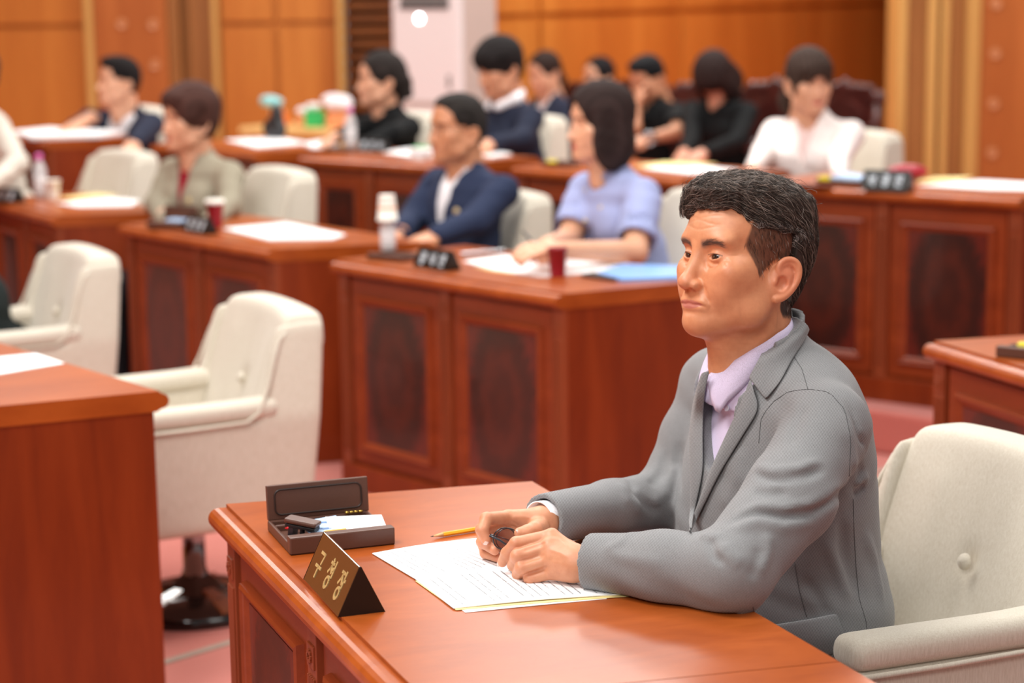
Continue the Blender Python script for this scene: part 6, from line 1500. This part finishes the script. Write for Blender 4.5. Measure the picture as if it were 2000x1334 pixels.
    for s in (1, -1): e_ = np.maximum(e_, np.exp(-(((V[:, 0] - .083) / .012) ** 2 + ((V[:, 1] - s * .0325) / .012) ** 2 + ((V[:, 2] - .001) / .0032) ** 2)))
    C_ = C_ * (1 - .75 * e_[:, None]) + SK((44, 30, 28)) * .75 * e_[:, None]
    parts = [(xf(Hm, V), F)]; bq = Vol(lo, hi, .010); body_shape(bq, -.022); bq.cap(nb + (0, 0, -.06), nb + (.02, 0, .02), .06, .05, .02); parts.append(bq.mesh(1))
    for S_, E_, W_, s in ((SL, EL_, WL_, 1), (SR, ER_, WR_, -1)):
        hd = (W_ - E_) / np.linalg.norm(W_ - E_); q = Vol(np.minimum(S_, np.minimum(E_, W_ + hd * .17)) - .06, np.maximum(S_, np.maximum(E_, W_ + hd * .17)) + .06, .0052 if sleeve != 'long' else .0058)
        q.chain([S_, E_, W_], [.044, .040 if sleeve != 'long' else .034, .026], .012); simple_hand(q, W_, hd, np.array([0., 0., 1.]) + hd[[1, 0, 2]] * 0 + np.array([0, s * .5, 0]), s); parts.append(q.mesh(1))
    V, F = merge(parts); CC = np.concatenate([C_, np.tile(base, (len(V) - len(C_), 1))]); me = mesh_np('body', V, F); setcol(me, CC); link('body', me, 'skin', r, smo=True)
    hvv = hair_vol(style); V, F = hvv.mesh(1); rr = np.random.default_rng(3); me = mesh_np('hair', xf(Hm, V), F); n_ = .75 + .5 * (np.sin(V[:, 1] * 300 + V[:, 0] * 60) * .5 + .5)[:, None]; setcol(me, np.tile(SK(hair), (len(V), 1)) * n_); link('hair', me, 'hair_soft', r, smo=True)
    if glasses:
        g = None
        for s in (1, -1):
            pts = [tuple(Hm @ Vector((.097 + .002 * math.cos(q) - .006 * abs(math.cos(q)), s * .033 + .021 * math.cos(q), -.002 + .016 * math.sin(q)))) for q in np.linspace(0, 6.283, 25)[:-1]]
            MB().tube(pts, .0011, 6, closed=True).build('spectacle_rim', 'gunmetal', r, smo=True)
            MB().tube([tuple(Hm @ Vector(p)) for p in ((.090, s * .054, .003), (.04, s * .078, .004), (-.012, s * .082, .002))], .0011, 6).build('spectacle_temple', 'gunmetal', r, smo=True)
    tq = Vol((-.17, -.26, 0), (.62, .26, hip[2] + .10), .012); tq.ell((hip[0] + .02, hip[1], hip[2] - .01), (.135, .175, .10), .03)
    for s in (1, -1): tq.chain([(hip[0] + .03, s * .09, hip[2] - .02), (.40, s * .11, hip[2] - .03), (.43, s * .11, hip[2] - .08), (.42, s * .11, .07)], [.075, .060, .055, .042], .03)
    V, F = tq.mesh(1); link('trousers', mesh_np('trousers', V, F), trousers, r, smo=True)
    for s in (1, -1): q = Vol((.34, -.05, -.01), (.62, .05, .11), .009); q.cap((.42, 0, .045), (.53, 0, .035), .040, .032, .02); q.half((0, 0, .003), (0, 0, -1)); V, F = q.mesh(1); link('shoe', mesh_np('shoe', V, F), 'leather_black', r, (0, s * .11, 0), True)
    if badge:
        k = MB(); k.lathe([(0, .003), (.009, .003), (.0115, .001), (.0115, 0), (0, 0)], 18); o = k.build('badge', 'badge_gold', r, smo=True)
        tb_ = t; P = nb + np.array([.20, badge[0], badge[1]])
        for _ in range(60):
            if tb_.sample(P[None])[0] < .001: break
            P = P - np.array([.003, 0, 0])
        gN = tb_.grad(P[None], .01)[0]; o.matrix_local = Matrix.Translation(P) @ Vector(gN).to_track_quat('Z', 'Y').to_matrix().to_4x4()
    return r, Hm, nb, t
def AY(*a): return aty(*a)
person('man in a navy suit at the far left, arm stretched along the desk', AY(232, 158, 10.3), -152, 4, style='short_m', top='navy_cloth', open_=.12, vdepth=.34, skin_c=(228, 172, 140), bf=-130, deskz=.90, z0=.15, lean=.03,
       badge=(.085, -.12), arms={'R': [AY(176, 232, 10.3), AY(128, 256, 10.1)], 'L': [AY(278, 263, 10.0), AY(262, 280, 9.8)]})
person('woman with short permed brown hair in an olive jacket over a red top', AY(368, 232, 7.85), -141, 0, style='perm', hair=(74, 48, 42), top='olive_tweed', open_=.045, vdepth=.26, inner='red_cloth', fem=1.0, bf=-128, sh_w=.165, lean=.0, badge=(.07, -.14), lips=(190, 80, 84), arms={'L': [AY(448, 400, 7.65), AY(400, 440, 7.4)], 'R': [AY(305, 400, 7.9), AY(330, 440, 7.6)]})
person('woman with curly dark hair tied back and a black dress', AY(742, 155, 9.4), -163, 0, style='curly', hair=(44, 38, 36), top='black_cloth', inner=None, fem=1.0, bf=-150, sh_w=.185, deskz=.90, z0=.15, lean=.02, badge=(.05, -.10), arms={'R': [AY(700, 250, 9.35), AY(655, 268, 9.1)], 'L': [AY(765, 262, 9.1), AY(700, 288, 8.95)]})
person('bespectacled man in a navy suit and white shirt leaning back', AY(892, 250, 7.25), -150, 0, style='thin_m', hair=(46, 42, 40), top='navy_suit', open_=.058, vdepth=.30, bf=-142, lean=-.04, skin_c=(214, 150, 112), glasses=True, badge=(.085, -.12), sh_w=.195, arms={'L': [AY(930, 430, 7.0), AY(850, 462, 6.85)], 'R': [AY(805, 430, 7.35), AY(775, 462, 7.05)]})
person('woman with a full black bob cut high, white collar over a navy top, looking down', AY(975, 133, 9.0), -152, -14, style='dome', hair=(34, 30, 30), top='navy_cloth', inner=None, fem=1.0, bf=-146, sh_w=.17, deskz=.90, z0=.15, lean=.04, collar='white_cloth', skin_c=(222, 160, 126), arms={'L': [AY(1020, 272, 8.75), AY(955, 282, 8.55)], 'R': [AY(950, 262, 9.0), AY(925, 285, 8.7)]})
BLUE = person('woman in a light blue short-sleeved blouse with a dark bob, hands clasped on her papers', AY(1172, 240, 6.5), -158, 0, style='bob', hair=(50, 38, 36), top='blue_cloth', inner=None, fem=1.0, bf=-148, sh_w=.160, lean=.06, sleeve='short', hv_h=.003, lips=(200, 70, 74), neckdrop=.185, skin_c=(232, 176, 142),
       arms={'L': [AY(1240, 493, 6.2), AY(1085, 488, 5.98)], 'R': [AY(1110, 470, 6.5), AY(1068, 478, 6.12)]})
person('woman in an ivory jacket and pale pink top turning her head towards the right', AY(1580, 158, 8.2), -72, -8, style='fringe_tied', hair=(62, 48, 42), top='ivory_cloth', open_=.050, vdepth=.20, inner='pink_cloth', fem=1.0, bf=-118, sh_w=.165, deskz=.90, z0=.15, lean=.0, lips=(206, 84, 92), arms={'R': [AY(1490, 300, 8.2), AY(1470, 330, 7.9)], 'L': [AY(1640, 310, 8.0), AY(1640, 345, 7.75)]})
person('woman in a dark jacket and white top at the back wall, looking down', AY(1063, 142, 12.3), -143, -14, style='tied', hair=(48, 36, 32), top='navy_cloth', open_=.06, vdepth=.2, fem=1.0, sh_w=.15, z0=.15, lean=.0, deskz=.5)
person('woman with tied black hair at the back wall, mostly hidden behind the light blue blouse', AY(1168, 150, 13.0), -142, 2, style='tied', hair=(28, 26, 28), top='black_cloth', inner=None, fem=1.0, sh_w=.155, z0=.15, lean=.0, deskz=.5)
person('man in a black short-sleeved shirt resting his chin on his hand', AY(1264, 152, 11.2), -140, -22, style='short_m', hair=(26, 26, 28), top='black_cloth', inner=None, sleeve='short', bf=-134, z0=.15, lean=.05, sh_w=.175, deskz=.6, skin_c=(206, 146, 112), neckdrop=.15,
       arms={'R': [AY(1238, 250, 10.9), AY(1243, 212, 10.95)], 'L': [AY(1322, 258, 10.85), AY(1262, 272, 10.7)]})
person('woman in black bending forward, long dark hair falling over her face', AY(1396, 150, 10.7), -124, -58, style='long', hair=(44, 32, 30), top='black_cloth', inner=None, fem=1.0, bf=-128, z0=.15, lean=.10, sh_w=.175, deskz=.6, neckdrop=.14, skin_c=(214, 150, 122), sleeve='long',
       arms={'R': [AY(1350, 280, 10.4), AY(1335, 298, 10.15)], 'L': [AY(1440, 275, 10.4), AY(1372, 300, 10.15)]})
person('person in pale beige cut off by the left edge, only the sleeve in view', AY(-62, 150, 8.7), -150, 0, style='perm', hair=(50, 42, 40), top='beige_cloth', open_=.04, fem=1.0, bf=-146, sh_w=.19, lean=.04, arms={'L': [AY(34, 318, 8.4), AY(-20, 360, 8.15)]})
person('person in dark green at the left edge, only a strip in view', AY(-178, 330, 6.35), -150, 0, style='short_m', top='dark_green_cloth', open_=.05, bf=-150, lean=.10, sh_w=.18)
# wristwatch and pen
w_ = AY(1268, 271, 10.68); o = MB().tube([(w_[0] + .032 * math.cos(q), w_[1], w_[2] + .032 * math.sin(q)) for q in np.linspace(0, 6.283, 21)[:-1]], .009, 8, closed=True).build('wristwatch', 'steel', smo=True); tag(o, 'silver wristwatch on the wrist of the man resting his chin', 'watch')
a_, b_ = AY(1042, 476, 5.98), AY(1022, 452, 6.05); o = MB().tube([tuple(a_), tuple(b_)], .004, 8).build('pen', 'gunmetal', smo=True); tag(o, 'slim grey pen held in the clasped hands of the woman in light blue', 'pen')
# buttons on the light blue blouse
def on_front(rt, px, py, name, r_=.007, par=None):
    rr, Hm, nb, t = rt; d = ray(px, py); d = d / np.linalg.norm(d); Mi = rr.matrix_basis.inverted()
    for s in np.arange(4.5, 8.5, .004):
        P = np.array(Mi @ Vector(np.array([0, 0, CH]) + d * s))
        if (P > t.lo + .01).all() and (P < t.lo + (t.n - 2) * t.h).all() and t.sample(P[None])[0] < .001:
            g = t.grad(P[None], .01)[0]; o = MB().lathe([(0, .003), (r_, .002), (r_, 0), (0, 0)], 14).build(name, 'badge_gold', rr, smo=True); o.matrix_local = Matrix.Translation(P) @ Vector(g).to_track_quat('Z', 'Y').to_matrix().to_4x4(); return o
for px_, py_ in ((1143, 371), (1143, 431), (1173, 405)): on_front(BLUE, px_, py_, 'button')
# ---- dark carved wooden chairs along the back wall
def carved_chair(label, px, py, Y, rz=-140, seat=None):
    p = aty(px, py, Y); ar_ = math.radians(rz); q_ = (p[0] + .29 * math.cos(ar_), p[1] + .29 * math.sin(ar_)) if seat is None else tuple([o for o in bpy.data.objects if seat in o.get('label', '')][0].location)[:2]
    r = put('carved_chair', label, 'chair', (q_[0], q_[1], .15), rz); T_ = p[2] - .15
    m = MB()
    for s in (1, -1): m.tube([(-.24, s * .24, 0), (-.25, s * .25, .45), (-.30, s * .25, T_ - .06)], .026, 10)
    m.build('back_post', 'carved_wood', r, smo=True)
    v = Vol((-.40, -.34, .40), (-.18, .34, T_ + .06), .009); v.box((-.29, 0, T_ - .22), (.022, .23, .20), .01); 
    for q in np.linspace(-1, 1, 9): v.ell((-.29, q * .24, T_ - .02 - .05 * q * q + .012 * math.cos(q * 9)), (.03, .034, .034), .012)
    for s in (1, -1): v.ell((-.29, s * .27, T_ - .09), (.03, .035, .05), .012); v.line([(-.265, s * .05, T_ - .1), (-.265, s * .15, T_ - .18), (-.265, s * .06, T_ - .3)], .012, .008)
    V, F = v.mesh(1); link('backrest', mesh_np('backrest', V, F), 'carved_wood', r, smo=True)
    MB().box(-.28, .24, -.26, .26, .36, .42).build('seat', 'carved_wood', r, bevel=.01)
    for s in (1, -1):
        MB().tube([(-.28, s * .27, .64), (.0, s * .29, .62), (.20, s * .29, .63), (.25, s * .28, .60)], .024, 10).build('armrest', 'carved_wood', r, smo=True)
        MB().tube([(.20, s * .28, .62), (.19, s * .26, .42), (.20, s * .24, 0)], .024, 10).build('leg', 'carved_wood', r, smo=True)
    return r
carved_chair('dark carved wooden chair of the woman with the white top at the back wall', 1122, 158, 12.6, seat='dark jacket and white top')
carved_chair('dark carved wooden chair behind the tied-haired woman at the back wall', 1222, 158, 13.0, seat='tied black hair at the back wall')
carved_chair('dark carved wooden chair between the man in black and the bowed woman', 1328, 160, 11.5, seat='resting his chin on his hand')
carved_chair('dark carved wooden chair right of the bowed woman in black', 1478, 158, 11.1, seat='woman in black bending forward')
carved_chair('dark carved wooden chair showing behind the ear of the woman in ivory', 1650, 160, 11.7)
